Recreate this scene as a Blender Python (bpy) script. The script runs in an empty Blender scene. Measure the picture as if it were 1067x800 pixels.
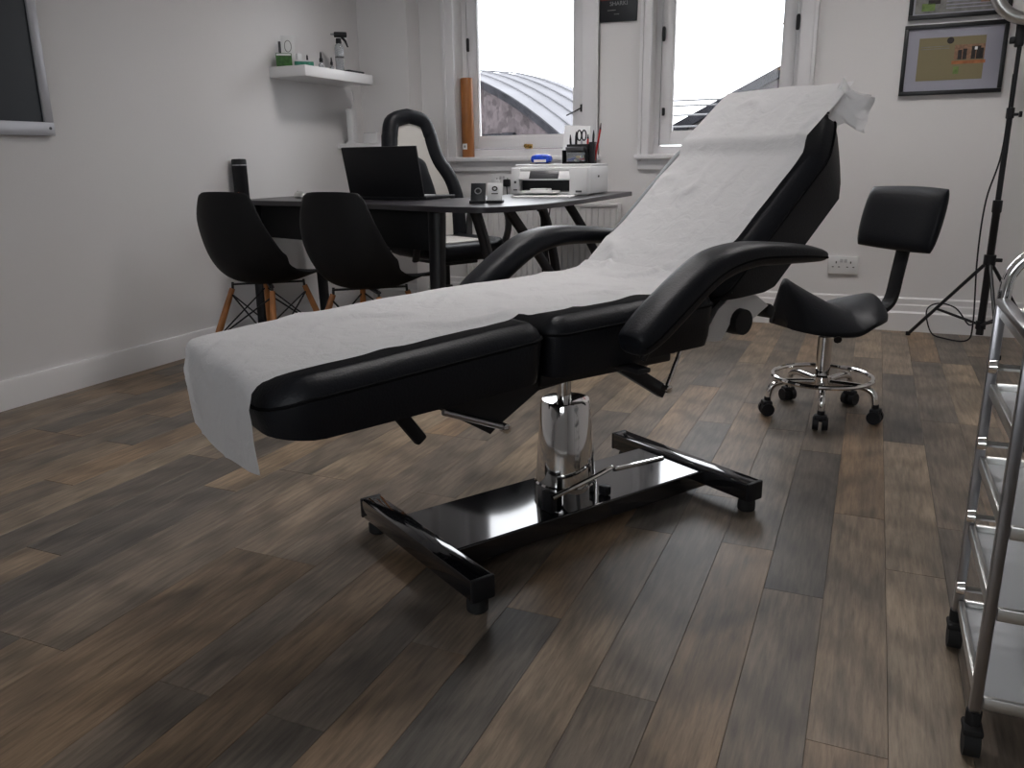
import bpy, bmesh, math, random
from mathutils import Vector, Matrix, noise
random.seed(7)
SC = bpy.context.scene
COL = SC.collection
PI = math.pi

# ---------------------------------------------------------------- camera
cam_d = bpy.data.cameras.new('camera'); cam = bpy.data.objects.new('camera', cam_d); COL.objects.link(cam)
cam_d.sensor_fit = 'HORIZONTAL'; cam_d.sensor_width = 36.0; cam_d.lens = 850.33/1067*36
cam_d.clip_start = 0.02; cam_d.clip_end = 200
yaw, pit, rol = math.radians(23.63), math.radians(15.28), math.radians(-0.833)
fw = Vector((-math.sin(yaw)*math.cos(pit), math.cos(yaw)*math.cos(pit), -math.sin(pit)))
rt = Vector((math.cos(yaw), math.sin(yaw), 0)); up = rt.cross(fw)
r2 = math.cos(rol)*rt + math.sin(rol)*up; u2 = -math.sin(rol)*rt + math.cos(rol)*up
M = Matrix((( r2.x, u2.x, -fw.x, 0), (r2.y, u2.y, -fw.y, 0), (r2.z, u2.z, -fw.z, 0.94), (0, 0, 0, 1)))
cam.matrix_world = M
SC.camera = cam

# ---------------------------------------------------------------- world, light, exposure
SKY = 6.0
LAMP = 22.0
w = bpy.data.worlds.new('overcast_sky'); SC.world = w; w.use_nodes = True
bg = w.node_tree.nodes['Background']; bg.inputs[0].default_value = (0.93, 0.96, 1.0, 1); bg.inputs[1].default_value = SKY
SC.view_settings.view_transform = 'Standard'; SC.view_settings.look = 'None'
SC.view_settings.exposure = 0.0; SC.view_settings.gamma = 1.0; SC.view_settings.use_curve_mapping = False
for (px, py, pz, sw, sh, rx) in ((-2.09, 5.12, 1.62, 0.70, 1.10, -PI/2), (-0.82, 5.12, 1.62, 0.66, 1.10, -PI/2), (-1.0, -2.66, 1.70, 2.34, 0.92, PI/2)):      # sampling portals in the windows, the last in the added front one
    ld = bpy.data.lights.new('window_portal', 'AREA'); ld.shape = 'RECTANGLE'; ld.size = sw; ld.size_y = sh
    ld.cycles.is_portal = True
    lo = bpy.data.objects.new('window_portal', ld); COL.objects.link(lo); lo.location = (px, py, pz); lo.rotation_euler = (rx, 0, 0)

# ---------------------------------------------------------------- materials
MATS = {}
def mat(name, col=(0.8, 0.8, 0.8), rough=0.5, metal=0.0, spec=None, bump=0.0, bscale=40.0, var=0.0, vscale=3.0, emit=None, estr=0.0, coat=0.0, trans=0.0, alpha=1.0):
    m = bpy.data.materials.new(name); m.use_nodes = True; nt = m.node_tree; b = nt.nodes['Principled BSDF']
    b.inputs['Base Color'].default_value = (*col, 1); b.inputs['Roughness'].default_value = rough; b.inputs['Metallic'].default_value = metal
    if spec is not None: b.inputs['Specular IOR Level'].default_value = spec
    if coat: b.inputs['Coat Weight'].default_value = coat; b.inputs['Coat Roughness'].default_value = 0.08
    if trans: b.inputs['Transmission Weight'].default_value = trans
    if alpha < 1: b.inputs['Alpha'].default_value = alpha
    if emit: b.inputs['Emission Color'].default_value = (*emit, 1); b.inputs['Emission Strength'].default_value = estr
    tc = nt.nodes.new('ShaderNodeTexCoord')
    if var > 0:
        n = nt.nodes.new('ShaderNodeTexNoise'); n.inputs['Scale'].default_value = vscale; n.inputs['Detail'].default_value = 4
        nt.links.new(tc.outputs['Object'], n.inputs['Vector'])
        r = nt.nodes.new('ShaderNodeValToRGB')
        r.color_ramp.elements[0].position = 0.3; r.color_ramp.elements[1].position = 0.7
        r.color_ramp.elements[0].color = (*[c*(1-var) for c in col], 1); r.color_ramp.elements[1].color = (*[min(1, c*(1+var)) for c in col], 1)
        nt.links.new(n.outputs['Fac'], r.inputs['Fac']); nt.links.new(r.outputs['Color'], b.inputs['Base Color'])
    if bump > 0:
        n2 = nt.nodes.new('ShaderNodeTexNoise'); n2.inputs['Scale'].default_value = bscale; n2.inputs['Detail'].default_value = 3
        nt.links.new(tc.outputs['Object'], n2.inputs['Vector'])
        bp = nt.nodes.new('ShaderNodeBump'); bp.inputs['Strength'].default_value = bump; bp.inputs['Distance'].default_value = 0.01
        nt.links.new(n2.outputs['Fac'], bp.inputs['Height']); nt.links.new(bp.outputs['Normal'], b.inputs['Normal'])
    MATS[name] = m
    return m

mat('wall_paint', (0.76, 0.745, 0.74), 0.75, bump=0.05, bscale=120, var=0.02, vscale=1.2)
mat('ceiling_paint', (0.80, 0.80, 0.80), 0.9, bump=0.03, bscale=90)
mat('trim_paint', (0.80, 0.79, 0.79), 0.35, var=0.02, vscale=2, bump=0.02, bscale=60)
mat('window_paint', (0.80, 0.79, 0.80), 0.4, var=0.02, vscale=4, bump=0.02, bscale=50)
mat('vinyl', (0.008, 0.009, 0.012), 0.42, spec=0.24, bump=0.12, bscale=220)
mat('vinyl_seam', (0.004, 0.004, 0.005), 0.8, spec=0.1, bump=0.1, bscale=200)
mat('black_gloss', (0.006, 0.006, 0.008), 0.06, spec=0.6, coat=0.6, bump=0.004, bscale=8)
mat('black_metal', (0.010, 0.010, 0.012), 0.4, spec=0.4, bump=0.03, bscale=90)
mat('black_plastic', (0.008, 0.008, 0.010), 0.55, spec=0.35, bump=0.04, bscale=140)
mat('shell_plastic', (0.006, 0.006, 0.007), 0.6, spec=0.25, bump=0.02, bscale=200)
mat('rubber', (0.007, 0.007, 0.007), 0.8, bump=0.05, bscale=120)
mat('chrome', (0.80, 0.79, 0.78), 0.06, 1.0, bump=0.003, bscale=6)
mat('brushed_steel', (0.42, 0.42, 0.44), 0.28, 1.0, bump=0.02, bscale=80)
mat('silver', (0.62, 0.62, 0.60), 0.32, 1.0, bump=0.02, bscale=60)
mat('white_plastic', (0.74, 0.74, 0.74), 0.35, var=0.02, vscale=5, bump=0.02, bscale=100)
mat('grey_plastic', (0.50, 0.50, 0.51), 0.4, bump=0.02, bscale=100)
mat('dark_grey_plastic', (0.06, 0.06, 0.065), 0.35, bump=0.02, bscale=100)
mat('desk_top', (0.022, 0.020, 0.024), 0.34, var=0.2, vscale=9, bump=0.03, bscale=60)
mat('white_leather', (0.66, 0.64, 0.60), 0.45, bump=0.1, bscale=160)
mat('dowel_wood', (0.42, 0.17, 0.055), 0.45, var=0.25, vscale=14, bump=0.05, bscale=40)
mat('tube_wood', (0.36, 0.135, 0.035), 0.35, var=0.18, vscale=6, bump=0.04, bscale=30)
mat('brass', (0.62, 0.40, 0.13), 0.25, 1.0, bump=0.02, bscale=40)
mat('paper_white', (0.80, 0.80, 0.80), 0.9, var=0.02, vscale=9, bump=0.05, bscale=90)
mat('board_frame', (0.44, 0.44, 0.47), 0.35, 0.2, bump=0.02, bscale=60)
mat('board_dark', (0.010, 0.015, 0.022), 0.45, bump=0.02, bscale=90)
mat('picture_frame_black', (0.006, 0.006, 0.007), 0.35, bump=0.03, bscale=80)
mat('mount_card', (0.34, 0.34, 0.40), 0.6, bump=0.03, bscale=120)
mat('print_dark', (0.03, 0.025, 0.022), 0.7, var=0.4, vscale=60)
mat('print_skin', (0.28, 0.16, 0.10), 0.7, var=0.3, vscale=90)
mat('print_red', (0.36, 0.13, 0.05), 0.7, var=0.3, vscale=40)
mat('print_green', (0.16, 0.24, 0.07), 0.7, var=0.3, vscale=40)
mat('print_grey', (0.20, 0.20, 0.19), 0.7, var=0.3, vscale=30)
mat('poster_black', (0.006, 0.007, 0.010), 0.4, bump=0.02, bscale=50)
mat('poster_red', (0.22, 0.010, 0.014), 0.5, var=0.2, vscale=40)
mat('poster_text', (0.28, 0.28, 0.28), 0.6, var=0.1, vscale=50)
mat('green_box', (0.035, 0.12, 0.022), 0.5, var=0.4, vscale=50)
mat('teal_box', (0.03, 0.20, 0.13), 0.5, var=0.3, vscale=60)
mat('blue_wrap', (0.02, 0.08, 0.62), 0.25, var=0.3, vscale=40)
mat('pen_red', (0.5, 0.02, 0.02), 0.35, bump=0.02, bscale=50)
mat('pen_blue', (0.02, 0.07, 0.45), 0.35, bump=0.02, bscale=50)
mat('pen_yellow', (0.6, 0.35, 0.03), 0.35, bump=0.02, bscale=50)
mat('lamp_glow', (0.9, 0.9, 0.9), 0.5, emit=(1.0, 0.96, 0.95), estr=LAMP)
mat('led_orange', (0.5, 0.1, 0.03), 0.4, emit=(1.0, 0.25, 0.08), estr=0.6)
mat('slate', (0.016, 0.016, 0.019), 0.8, spec=0.05, var=0.4, vscale=6, bump=0.2, bscale=12)
mat('sheet_roof', (0.125, 0.125, 0.135), 0.7, 0.0, spec=0.08, var=0.12, vscale=1.5, bump=0.05, bscale=6)
mat('bark', (0.04, 0.03, 0.024), 0.9, spec=0.05, var=0.3, vscale=20, bump=0.3, bscale=30)
mat('autumn_leaf', (0.075, 0.045, 0.024), 0.8, spec=0.05, var=0.4, vscale=9)
mat('ground_grey', (0.08, 0.08, 0.078), 0.9, var=0.2, vscale=1.0, bump=0.2, bscale=4)
mat('rail_paint', (0.08, 0.08, 0.085), 0.5, bump=0.03, bscale=40)

# crinkled couch-roll paper
m = mat('couch_paper', (0.74, 0.735, 0.74), 0.85, spec=0.2)
nt = m.node_tree; b = nt.nodes['Principled BSDF']
tc = nt.nodes.new('ShaderNodeTexCoord'); n1 = nt.nodes.new('ShaderNodeTexNoise'); n1.inputs['Scale'].default_value = 22; n1.inputs['Detail'].default_value = 6; n1.inputs['Distortion'].default_value = 0.8
n2 = nt.nodes.new('ShaderNodeTexVoronoi'); n2.inputs['Scale'].default_value = 420
nt.links.new(tc.outputs['Object'], n1.inputs['Vector']); nt.links.new(tc.outputs['Object'], n2.inputs['Vector'])
mx = nt.nodes.new('ShaderNodeMath'); mx.operation = 'MULTIPLY_ADD'; mx.inputs[1].default_value = 0.10
nt.links.new(n2.outputs['Distance'], mx.inputs[0]); nt.links.new(n1.outputs['Fac'], mx.inputs[2])
bp = nt.nodes.new('ShaderNodeBump'); bp.inputs['Strength'].default_value = 0.5; bp.inputs['Distance'].default_value = 0.010
nt.links.new(mx.outputs[0], bp.inputs['Height']); nt.links.new(bp.outputs['Normal'], b.inputs['Normal'])
b.inputs['Subsurface Weight'].default_value = 0.0

out = [n_ for n_ in nt.nodes if n_.type == 'OUTPUT_MATERIAL'][0]
tl = nt.nodes.new('ShaderNodeBsdfTranslucent'); tl.inputs['Color'].default_value = (0.78, 0.775, 0.78, 1); nt.links.new(bp.outputs['Normal'], tl.inputs['Normal'])
ms_ = nt.nodes.new('ShaderNodeMixShader'); ms_.inputs[0].default_value = 0.28
nt.links.new(b.outputs[0], ms_.inputs[1]); nt.links.new(tl.outputs[0], ms_.inputs[2]); nt.links.new(ms_.outputs[0], out.inputs[0])

# wood-effect floor plank, one tone per plank
m = mat('floor_plank', (0.2, 0.15, 0.11), 0.42, spec=0.42)
nt = m.node_tree; b = nt.nodes['Principled BSDF']; L = nt.links.new
oi = nt.nodes.new('ShaderNodeObjectInfo'); tc = nt.nodes.new('ShaderNodeTexCoord')
off = nt.nodes.new('ShaderNodeVectorMath'); off.operation = 'SCALE'; off.inputs[0].default_value = (37.0, 91.0, 13.0); L(oi.outputs['Random'], off.inputs['Scale'])
add = nt.nodes.new('ShaderNodeVectorMath'); add.operation = 'ADD'; L(tc.outputs['Object'], add.inputs[0]); L(off.outputs['Vector'], add.inputs[1])
mp = nt.nodes.new('ShaderNodeMapping'); mp.inputs['Scale'].default_value = (1.0, 0.085, 1.0); L(add.outputs['Vector'], mp.inputs['Vector'])
g1 = nt.nodes.new('ShaderNodeTexNoise'); g1.inputs['Scale'].default_value = 95; g1.inputs['Detail'].default_value = 6; g1.inputs['Roughness'].default_value = 0.65; L(mp.outputs['Vector'], g1.inputs['Vector'])
mp2 = nt.nodes.new('ShaderNodeMapping'); mp2.inputs['Scale'].default_value = (1.0, 0.22, 1.0); L(add.outputs['Vector'], mp2.inputs['Vector'])
g2 = nt.nodes.new('ShaderNodeTexNoise'); g2.inputs['Scale'].default_value = 9; g2.inputs['Detail'].default_value = 3; L(mp2.outputs['Vector'], g2.inputs['Vector'])
wv = nt.nodes.new('ShaderNodeTexWave'); wv.wave_type = 'RINGS'; wv.inputs['Scale'].default_value = 7; wv.inputs['Distortion'].default_value = 7; wv.inputs['Detail'].default_value = 2; wv.inputs['Detail Scale'].default_value = 0.8; L(mp2.outputs['Vector'], wv.inputs['Vector'])
tone = nt.nodes.new('ShaderNodeValToRGB'); cr = tone.color_ramp; cr.interpolation = 'CONSTANT'
tones = [(0.225, 0.165, 0.112), (0.150, 0.128, 0.105), (0.250, 0.192, 0.135), (0.180, 0.150, 0.120), (0.240, 0.172, 0.112), (0.125, 0.110, 0.094), (0.205, 0.166, 0.128), (0.262, 0.210, 0.155), (0.165, 0.135, 0.105)]
while len(cr.elements) < len(tones): cr.elements.new(0.5)
for i, t in enumerate(tones): cr.elements[i].position = i/len(tones); cr.elements[i].color = (*t, 1)
L(oi.outputs['Random'], tone.inputs['Fac'])
gr = nt.nodes.new('ShaderNodeValToRGB'); gr.color_ramp.elements[0].position = 0.28; gr.color_ramp.elements[0].color = (0.45, 0.43, 0.42, 1); gr.color_ramp.elements[1].position = 0.72; gr.color_ramp.elements[1].color = (1.35, 1.33, 1.30, 1)
L(g1.outputs['Fac'], gr.inputs['Fac'])
mu = nt.nodes.new('ShaderNodeMixRGB'); mu.blend_type = 'MULTIPLY'; mu.inputs['Fac'].default_value = 0.85; L(tone.outputs['Color'], mu.inputs['Color1']); L(gr.outputs['Color'], mu.inputs['Color2'])
gr2 = nt.nodes.new('ShaderNodeValToRGB'); gr2.color_ramp.elements[0].position = 0.35; gr2.color_ramp.elements[0].color = (0.62, 0.63, 0.65, 1); gr2.color_ramp.elements[1].position = 0.65; gr2.color_ramp.elements[1].color = (1.25, 1.2, 1.15, 1)
L(g2.outputs['Fac'], gr2.inputs['Fac'])
mu2 = nt.nodes.new('ShaderNodeMixRGB'); mu2.blend_type = 'MULTIPLY'; mu2.inputs['Fac'].default_value = 0.8; L(mu.outputs['Color'], mu2.inputs['Color1']); L(gr2.outputs['Color'], mu2.inputs['Color2'])
gr3 = nt.nodes.new('ShaderNodeValToRGB'); gr3.color_ramp.elements[0].position = 0.0; gr3.color_ramp.elements[0].color = (0.72, 0.72, 0.72, 1); gr3.color_ramp.elements[1].position = 0.5; gr3.color_ramp.elements[1].color = (1.08, 1.08, 1.08, 1)
L(wv.outputs['Fac'], gr3.inputs['Fac'])
mu3 = nt.nodes.new('ShaderNodeMixRGB'); mu3.blend_type = 'MULTIPLY'; mu3.inputs['Fac'].default_value = 0.75; L(mu2.outputs['Color'], mu3.inputs['Color1']); L(gr3.outputs['Color'], mu3.inputs['Color2'])
L(mu3.outputs['Color'], b.inputs['Base Color'])
bp = nt.nodes.new('ShaderNodeBump'); bp.inputs['Strength'].default_value = 0.12; bp.inputs['Distance'].default_value = 0.004; L(g1.outputs['Fac'], bp.inputs['Height']); L(bp.outputs['Normal'], b.inputs['Normal'])

# rubble stone for the far walls
m = mat('rubble_stone', (0.3, 0.27, 0.26), 0.9, spec=0.05)
nt = m.node_tree; b = nt.nodes['Principled BSDF']; L = nt.links.new
tc = nt.nodes.new('ShaderNodeTexCoord'); v = nt.nodes.new('ShaderNodeTexVoronoi'); v.inputs['Scale'].default_value = 13.0; L(tc.outputs['Object'], v.inputs['Vector'])
n = nt.nodes.new('ShaderNodeTexNoise'); n.inputs['Scale'].default_value = 1.3; n.inputs['Detail'].default_value = 5; L(tc.outputs['Object'], n.inputs['Vector'])
hs = nt.nodes.new('ShaderNodeValToRGB'); hs.color_ramp.elements[0].color = (0.014, 0.012, 0.013, 1); hs.color_ramp.elements[1].color = (0.095, 0.080, 0.084, 1)
sp = nt.nodes.new('ShaderNodeSeparateColor'); L(v.outputs['Color'], sp.inputs[0])
mm = nt.nodes.new('ShaderNodeMath'); mm.operation = 'MULTIPLY_ADD'; mm.inputs[1].default_value = 0.45; L(sp.outputs[0], mm.inputs[0])
m3 = nt.nodes.new('ShaderNodeMath'); m3.operation = 'MULTIPLY'; m3.inputs[1].default_value = 0.6; L(n.outputs['Fac'], m3.inputs[0]); L(m3.outputs[0], mm.inputs[2])
L(mm.outputs[0], hs.inputs['Fac']); L(hs.outputs['Color'], b.inputs['Base Color'])

# newsprint: rows of grey text on yellowed paper
m = mat('newsprint', (0.33, 0.28, 0.15), 0.8)
nt = m.node_tree; b = nt.nodes['Principled BSDF']; L = nt.links.new
tc = nt.nodes.new('ShaderNodeTexCoord'); br = nt.nodes.new('ShaderNodeTexBrick')
mp = nt.nodes.new('ShaderNodeMapping'); mp.inputs['Rotation'].default_value = (PI/2, 0, 0); L(tc.outputs['Object'], mp.inputs['Vector'])
br.inputs['Scale'].default_value = 30; br.inputs['Color1'].default_value = (0.17, 0.145, 0.08, 1); br.inputs['Color2'].default_value = (0.14, 0.122, 0.07, 1); br.inputs['Mortar'].default_value = (0.235, 0.20, 0.115, 1)
br.inputs['Mortar Size'].default_value = 0.06; br.inputs['Row Height'].default_value = 0.12; br.inputs['Brick Width'].default_value = 1.1; br.offset = 0.0
L(mp.outputs['Vector'], br.inputs['Vector']); L(br.outputs['Color'], b.inputs['Base Color'])

# glass pane
m = bpy.data.materials.new('window_glass'); m.use_nodes = True; nt = m.node_tree; nt.nodes.clear()
o_ = nt.nodes.new('ShaderNodeOutputMaterial'); tr = nt.nodes.new('ShaderNodeBsdfTransparent'); gl = nt.nodes.new('ShaderNodeBsdfGlossy'); gl.inputs['Roughness'].default_value = 0.02
mxs = nt.nodes.new('ShaderNodeMixShader'); fr = nt.nodes.new('ShaderNodeFresnel'); fr.inputs['IOR'].default_value = 1.3
nt.links.new(fr.outputs[0], mxs.inputs[0]); nt.links.new(tr.outputs[0], mxs.inputs[1]); nt.links.new(gl.outputs[0], mxs.inputs[2]); nt.links.new(mxs.outputs[0], o_.inputs[0])
MATS['window_glass'] = m
m = mat('clear_plastic', (0.72, 0.75, 0.78), 0.15, trans=0.75, bump=0.02, bscale=60)
m = mat('frosted_shelf', (0.62, 0.64, 0.66), 0.2, spec=0.5, bump=0.02, bscale=60)

# ---------------------------------------------------------------- geometry helpers
class MB:
    def __init__(s): s.bm = bmesh.new()
    def box(s, c, d, rot=None, bev=0.0, seg=2):
        t = bmesh.new(); bmesh.ops.create_cube(t, size=1.0)
        for v in t.verts: v.co = Vector((v.co.x*d[0], v.co.y*d[1], v.co.z*d[2]))
        if bev > 0: bmesh.ops.bevel(t, geom=list(t.edges), offset=min(bev, min(d)*0.45), segments=seg, profile=0.5, affect='EDGES')
        mtx = Matrix.Translation(Vector(c)) @ (rot.to_4x4() if rot is not None else Matrix.Identity(4))
        s._merge(t, mtx); return s
    def _merge(s, t, mtx=Matrix.Identity(4)):
        vm = {}
        for v in t.verts: vm[v] = s.bm.verts.new(mtx @ v.co)
        for f in t.faces:
            try: s.bm.faces.new([vm[v] for v in f.verts])
            except ValueError: pass
        t.free()
    def bar(s, a, b_, wd, ht=None, bev=0.0, upv=Vector((0, 0, 1))):
        a = Vector(a); b_ = Vector(b_); d = b_-a; l = d.length; z = d.normalized()
        x = upv.cross(z)
        if x.length < 1e-4: x = Vector((1, 0, 0)).cross(z)
        x.normalize(); y = z.cross(x)
        R = Matrix((x, y, z)).transposed()
        return s.box((a+b_)/2, (wd, ht or wd, l), R, bev)
    def sweep(s, pts, rad, n=12, cap=True, exp=2.0, ref=None, closed=False):
        """pts: list of Vector; rad: float or list of (rx, ry); superellipse section."""
        pts = [Vector(p) for p in pts]; N = len(pts)
        if isinstance(rad, (int, float)): rad = [(rad, rad)]*N
        rad = [(q, q) if isinstance(q, (int, float)) else q for q in rad]
        tang = []
        for i in range(N):
            if closed: d = pts[(i+1) % N]-pts[i-1]
            else: d = pts[min(i+1, N-1)]-pts[max(i-1, 0)]
            tang.append(d.normalized())
        if ref is None:
            ref = Vector((0, 0, 1)) if abs(tang[0].z) < 0.9 else Vector((1, 0, 0))
            x = (ref-tang[0]*ref.dot(tang[0])).normalized(); fixed = False
        else: fixed = True
        rings = []
        for i in range(N):
            t = tang[i]
            if fixed: x = (Vector(ref)-t*Vector(ref).dot(t)).normalized()
            else: x = (x-t*x.dot(t)).normalized()
            y = t.cross(x); ring = []
            for k in range(n):
                a = 2*PI*k/n; ca, sa = math.cos(a), math.sin(a)
                cx = math.copysign(abs(ca)**(2/exp), ca)*rad[i][0]; cy = math.copysign(abs(sa)**(2/exp), sa)*rad[i][1]
                ring.append(s.bm.verts.new(pts[i]+x*cx+y*cy))
            rings.append(ring)
        for i in range(N if closed else N-1):
            A, B = rings[i], rings[(i+1) % N]
            for k in range(n): s.bm.faces.new([A[k], A[(k+1) % n], B[(k+1) % n], B[k]])
        if cap and not closed:
            s.bm.faces.new(rings[0][::-1]); s.bm.faces.new(rings[-1])
        return s
    def lathe(s, prof, n=24, o=(0, 0, 0), axis='z'):
        o = Vector(o); rings = []
        for (r, z) in prof:
            rings.append([s.bm.verts.new(o+(Vector((r*math.cos(2*PI*k/n), r*math.sin(2*PI*k/n), z)) if axis == 'z' else
                          Vector((z, r*math.cos(2*PI*k/n), r*math.sin(2*PI*k/n))) if axis == 'x' else Vector((r*math.sin(2*PI*k/n), z, r*math.cos(2*PI*k/n))))) for k in range(n)])
        for A, B in zip(rings, rings[1:]):
            for k in range(n): s.bm.faces.new([A[k], A[(k+1) % n], B[(k+1) % n], B[k]])
        if prof[0][0] > 1e-5: s.bm.faces.new(rings[0][::-1])
        if prof[-1][0] > 1e-5: s.bm.faces.new(rings[-1])
        return s
    def prism(s, poly, h0, h1, fn=None, bev=0.0):
        """poly in plane (a, b), extruded from h0 to h1; fn(a, b, h) -> Vector."""
        fn = fn or (lambda a, b_, h: Vector((a, b_, h)))
        A = [s.bm.verts.new(fn(a, b_, h0)) for a, b_ in poly]; B = [s.bm.verts.new(fn(a, b_, h1)) for a, b_ in poly]
        n = len(poly)
        for k in range(n): s.bm.faces.new([A[k], A[(k+1) % n], B[(k+1) % n], B[k]])
        s.bm.faces.new(A[::-1]); s.bm.faces.new(B)
        return s
    def loops(s, loops, cap0=True, cap1=True):
        R = [[s.bm.verts.new(p) for p in lp] for lp in loops]; n = len(R[0])
        for A, B in zip(R, R[1:]):
            for k in range(n): s.bm.faces.new([A[k], A[(k+1) % n], B[(k+1) % n], B[k]])
        if cap0: s.bm.faces.new(R[0][::-1])
        if cap1: s.bm.faces.new(R[-1])
        return s
    def grid(s, f, nu, nv):
        V = [[s.bm.verts.new(f(i/nu, j/nv)) for j in range(nv+1)] for i in range(nu+1)]
        for i in range(nu):
            for j in range(nv): s.bm.faces.new([V[i][j], V[i+1][j], V[i+1][j+1], V[i][j+1]])
        return s
    def build(s, name, material, parent=None, ang=38, solid=0.0, loc=None, rot=None):
        bmesh.ops.remove_doubles(s.bm, verts=s.bm.verts, dist=1e-6)
        bmesh.ops.recalc_face_normals(s.bm, faces=s.bm.faces)
        me = bpy.data.meshes.new(name); s.bm.to_mesh(me); s.bm.free()
        me.materials.append(MATS[material])
        for p in me.polygons: p.use_smooth = True
        me.set_sharp_from_angle(angle=math.radians(ang))
        ob = bpy.data.objects.new(name, me); COL.objects.link(ob)
        if parent: ob.parent = parent
        if solid:
            md = ob.modifiers.new('thickness', 'SOLIDIFY'); md.thickness = solid; md.offset = -1 if solid > 0 else 1; md.thickness = abs(solid)
        if loc: ob.location = loc
        if rot: ob.rotation_euler = rot
        return ob

def tag(o, label=None, cat=None, group=None, kind=None):
    if label: o['label'] = label
    if cat: o['category'] = cat
    if group: o['group'] = group
    if kind: o['kind'] = kind
    return o
def thing(name, label, cat, loc=(0, 0, 0), rz=0.0, group=None):
    o = bpy.data.objects.new(name, None); COL.objects.link(o); o.empty_display_size = 0.1
    o.location = loc; o.rotation_euler = (0, 0, rz)
    return tag(o, label, cat, group)
def copy_tree(o, parent=None):
    c = o.copy(); COL.objects.link(c); c.parent = parent
    for ch in list(o.children): copy_tree(ch, c)
    return c
def struct(o): o['kind'] = 'structure'; return o
def text_mesh(txt, size, name, material, parent, loc, rot):
    cu = bpy.data.curves.new(name, 'FONT'); cu.body = txt; cu.size = size; cu.align_x = 'CENTER'; cu.extrude = 0.0004
    t = bpy.data.objects.new(name, cu); COL.objects.link(t)
    dg = bpy.context.evaluated_depsgraph_get(); me = bpy.data.meshes.new_from_object(t.evaluated_get(dg))
    bpy.data.objects.remove(t)
    me.materials.clear(); me.materials.append(MATS[material])
    o = bpy.data.objects.new(name, me); COL.objects.link(o); o.parent = parent; o.location = loc; o.rotation_euler = rot
    return o
def spline(pts, n=8):
    """Catmull-Rom through pts (tuples of any length)."""
    out = []; P = [pts[0]]+list(pts)+[pts[-1]]
    for i in range(1, len(P)-2):
        for k in range(n):
            t = k/n; row = []
            for c in range(len(pts[0])):
                a, b_, c_, d = P[i-1][c], P[i][c], P[i+1][c], P[i+2][c]
                row.append(0.5*((2*b_)+(-a+c_)*t+(2*a-5*b_+4*c_-d)*t*t+(-a+3*b_-3*c_+d)*t**3))
            out.append(tuple(row))
    out.append(tuple(pts[-1])); return out
def offset_poly(poly, d):
    """inset a counter-clockwise polygon by d."""
    n = len(poly); out = []
    for i in range(n):
        p0, p1, p2 = Vector(poly[i-1]), Vector(poly[i]), Vector(poly[(i+1) % n])
        e1 = (p1-p0).normalized(); e2 = (p2-p1).normalized()
        n1 = Vector((-e1.y, e1.x)); n2 = Vector((-e2.y, e2.x)); m_ = (n1+n2)
        m_ = m_.normalized(); k = d/max(0.35, m_.dot(n1)); q = p1+m_*k; out.append((q.x, q.y))
    return out
def round_rect(x0, x1, y0, y1, r, n=6):
    """ccw rounded rectangle; r = (r at x0y0, x1y0, x1y1, x0y1)"""
    if isinstance(r, (int, float)): r = (r,)*4
    out = []
    for (cx, cy, rr, a0) in ((x0+r[0], y0+r[0], r[0], PI), (x1-r[1], y0+r[1], r[1], 1.5*PI), (x1-r[2], y1-r[2], r[2], 0), (x0+r[3], y1-r[3], r[3], PI/2)):
        for k in range(n+1):
            a = a0+PI/2*k/n; out.append((cx+rr*math.cos(a), cy+rr*math.sin(a)))
    return out

# ---------------------------------------------------------------- room shell
XL, XR, YB, YF, ZC = -3.144, 1.75, 4.954, -2.6, 2.62
mb = MB().box(((XL+XR)/2, (YB+YF)/2, -0.06), (XR-XL+0.4, YB-YF+0.4, 0.10)); floor = struct(mb.build('floor', 'floor_plank'))
tag(floor, 'wood-effect vinyl plank floor in mixed brown and grey tones')
PW = 0.1265; PLEN = 0.98; YP = -0.9
k0 = int(math.floor((XL-0.104)/PW)); row = 0
plank_me = {}
def plank(x0, x1, y0, y1):
    key = (round(x1-x0, 3), round(y1-y0, 2))
    if key not in plank_me:
        t = MB(); hx, hy = (x1-x0)/2-0.0003, (y1-y0)/2-0.0003
        b0 = [(-hx, -hy), (hx, -hy), (hx, hy), (-hx, hy)]; b1 = [(-hx+.0006, -hy+.0006), (hx-.0006, -hy+.0006), (hx-.0006, hy-.0006), (-hx+.0006, hy-.0006)]
        t.loops([[Vector((*p, -0.010)) for p in b0], [Vector((*p, -0.0006)) for p in b0], [Vector((*p, 0)) for p in b1]])
        o = t.build('plank', 'floor_plank', floor); plank_me[key] = o.data
    else:
        o = bpy.data.objects.new('plank', plank_me[key]); COL.objects.link(o); o.parent = floor
    o.location = ((x0+x1)/2, (y0+y1)/2, 0)
k = k0
while 0.104+k*PW < XR:
    x0 = max(XL, 0.104+k*PW); x1 = min(XR, 0.104+(k+1)*PW)
    if x1-x0 > 0.01:
        y = YP-random.choice([0.1, 0.3, 0.45, 0.6, 0.8])*PLEN
        while y < YB:
            a, c = max(YP, y), min(YB, y+PLEN)
            if c-a > 0.03: plank(x0, x1, a, c)
            y += PLEN
    k += 1
T = 0.14
struct(MB().box((XL-T/2, (YB+YF)/2, ZC/2), (T, YB-YF+2*T, ZC)).build('wall_left', 'wall_paint'))
struct(MB().box((XR+T/2, (YB+YF)/2, ZC/2), (T, YB-YF+2*T, ZC)).build('wall_right', 'wall_paint'))
mb = MB(); FX0, FX1, FZ0, FZ1 = -2.2, 0.2, 1.20, 2.20
for (a, c, e, g) in ((XL, FX0, 0, ZC), (FX1, XR, 0, ZC), (FX0, FX1, 0, FZ0), (FX0, FX1, FZ1, ZC)): mb.box(((a+c)/2, YF-T/2, (e+g)/2), (c-a, T, g-e))
struct(mb.build('wall_front', 'wall_paint'))
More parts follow.
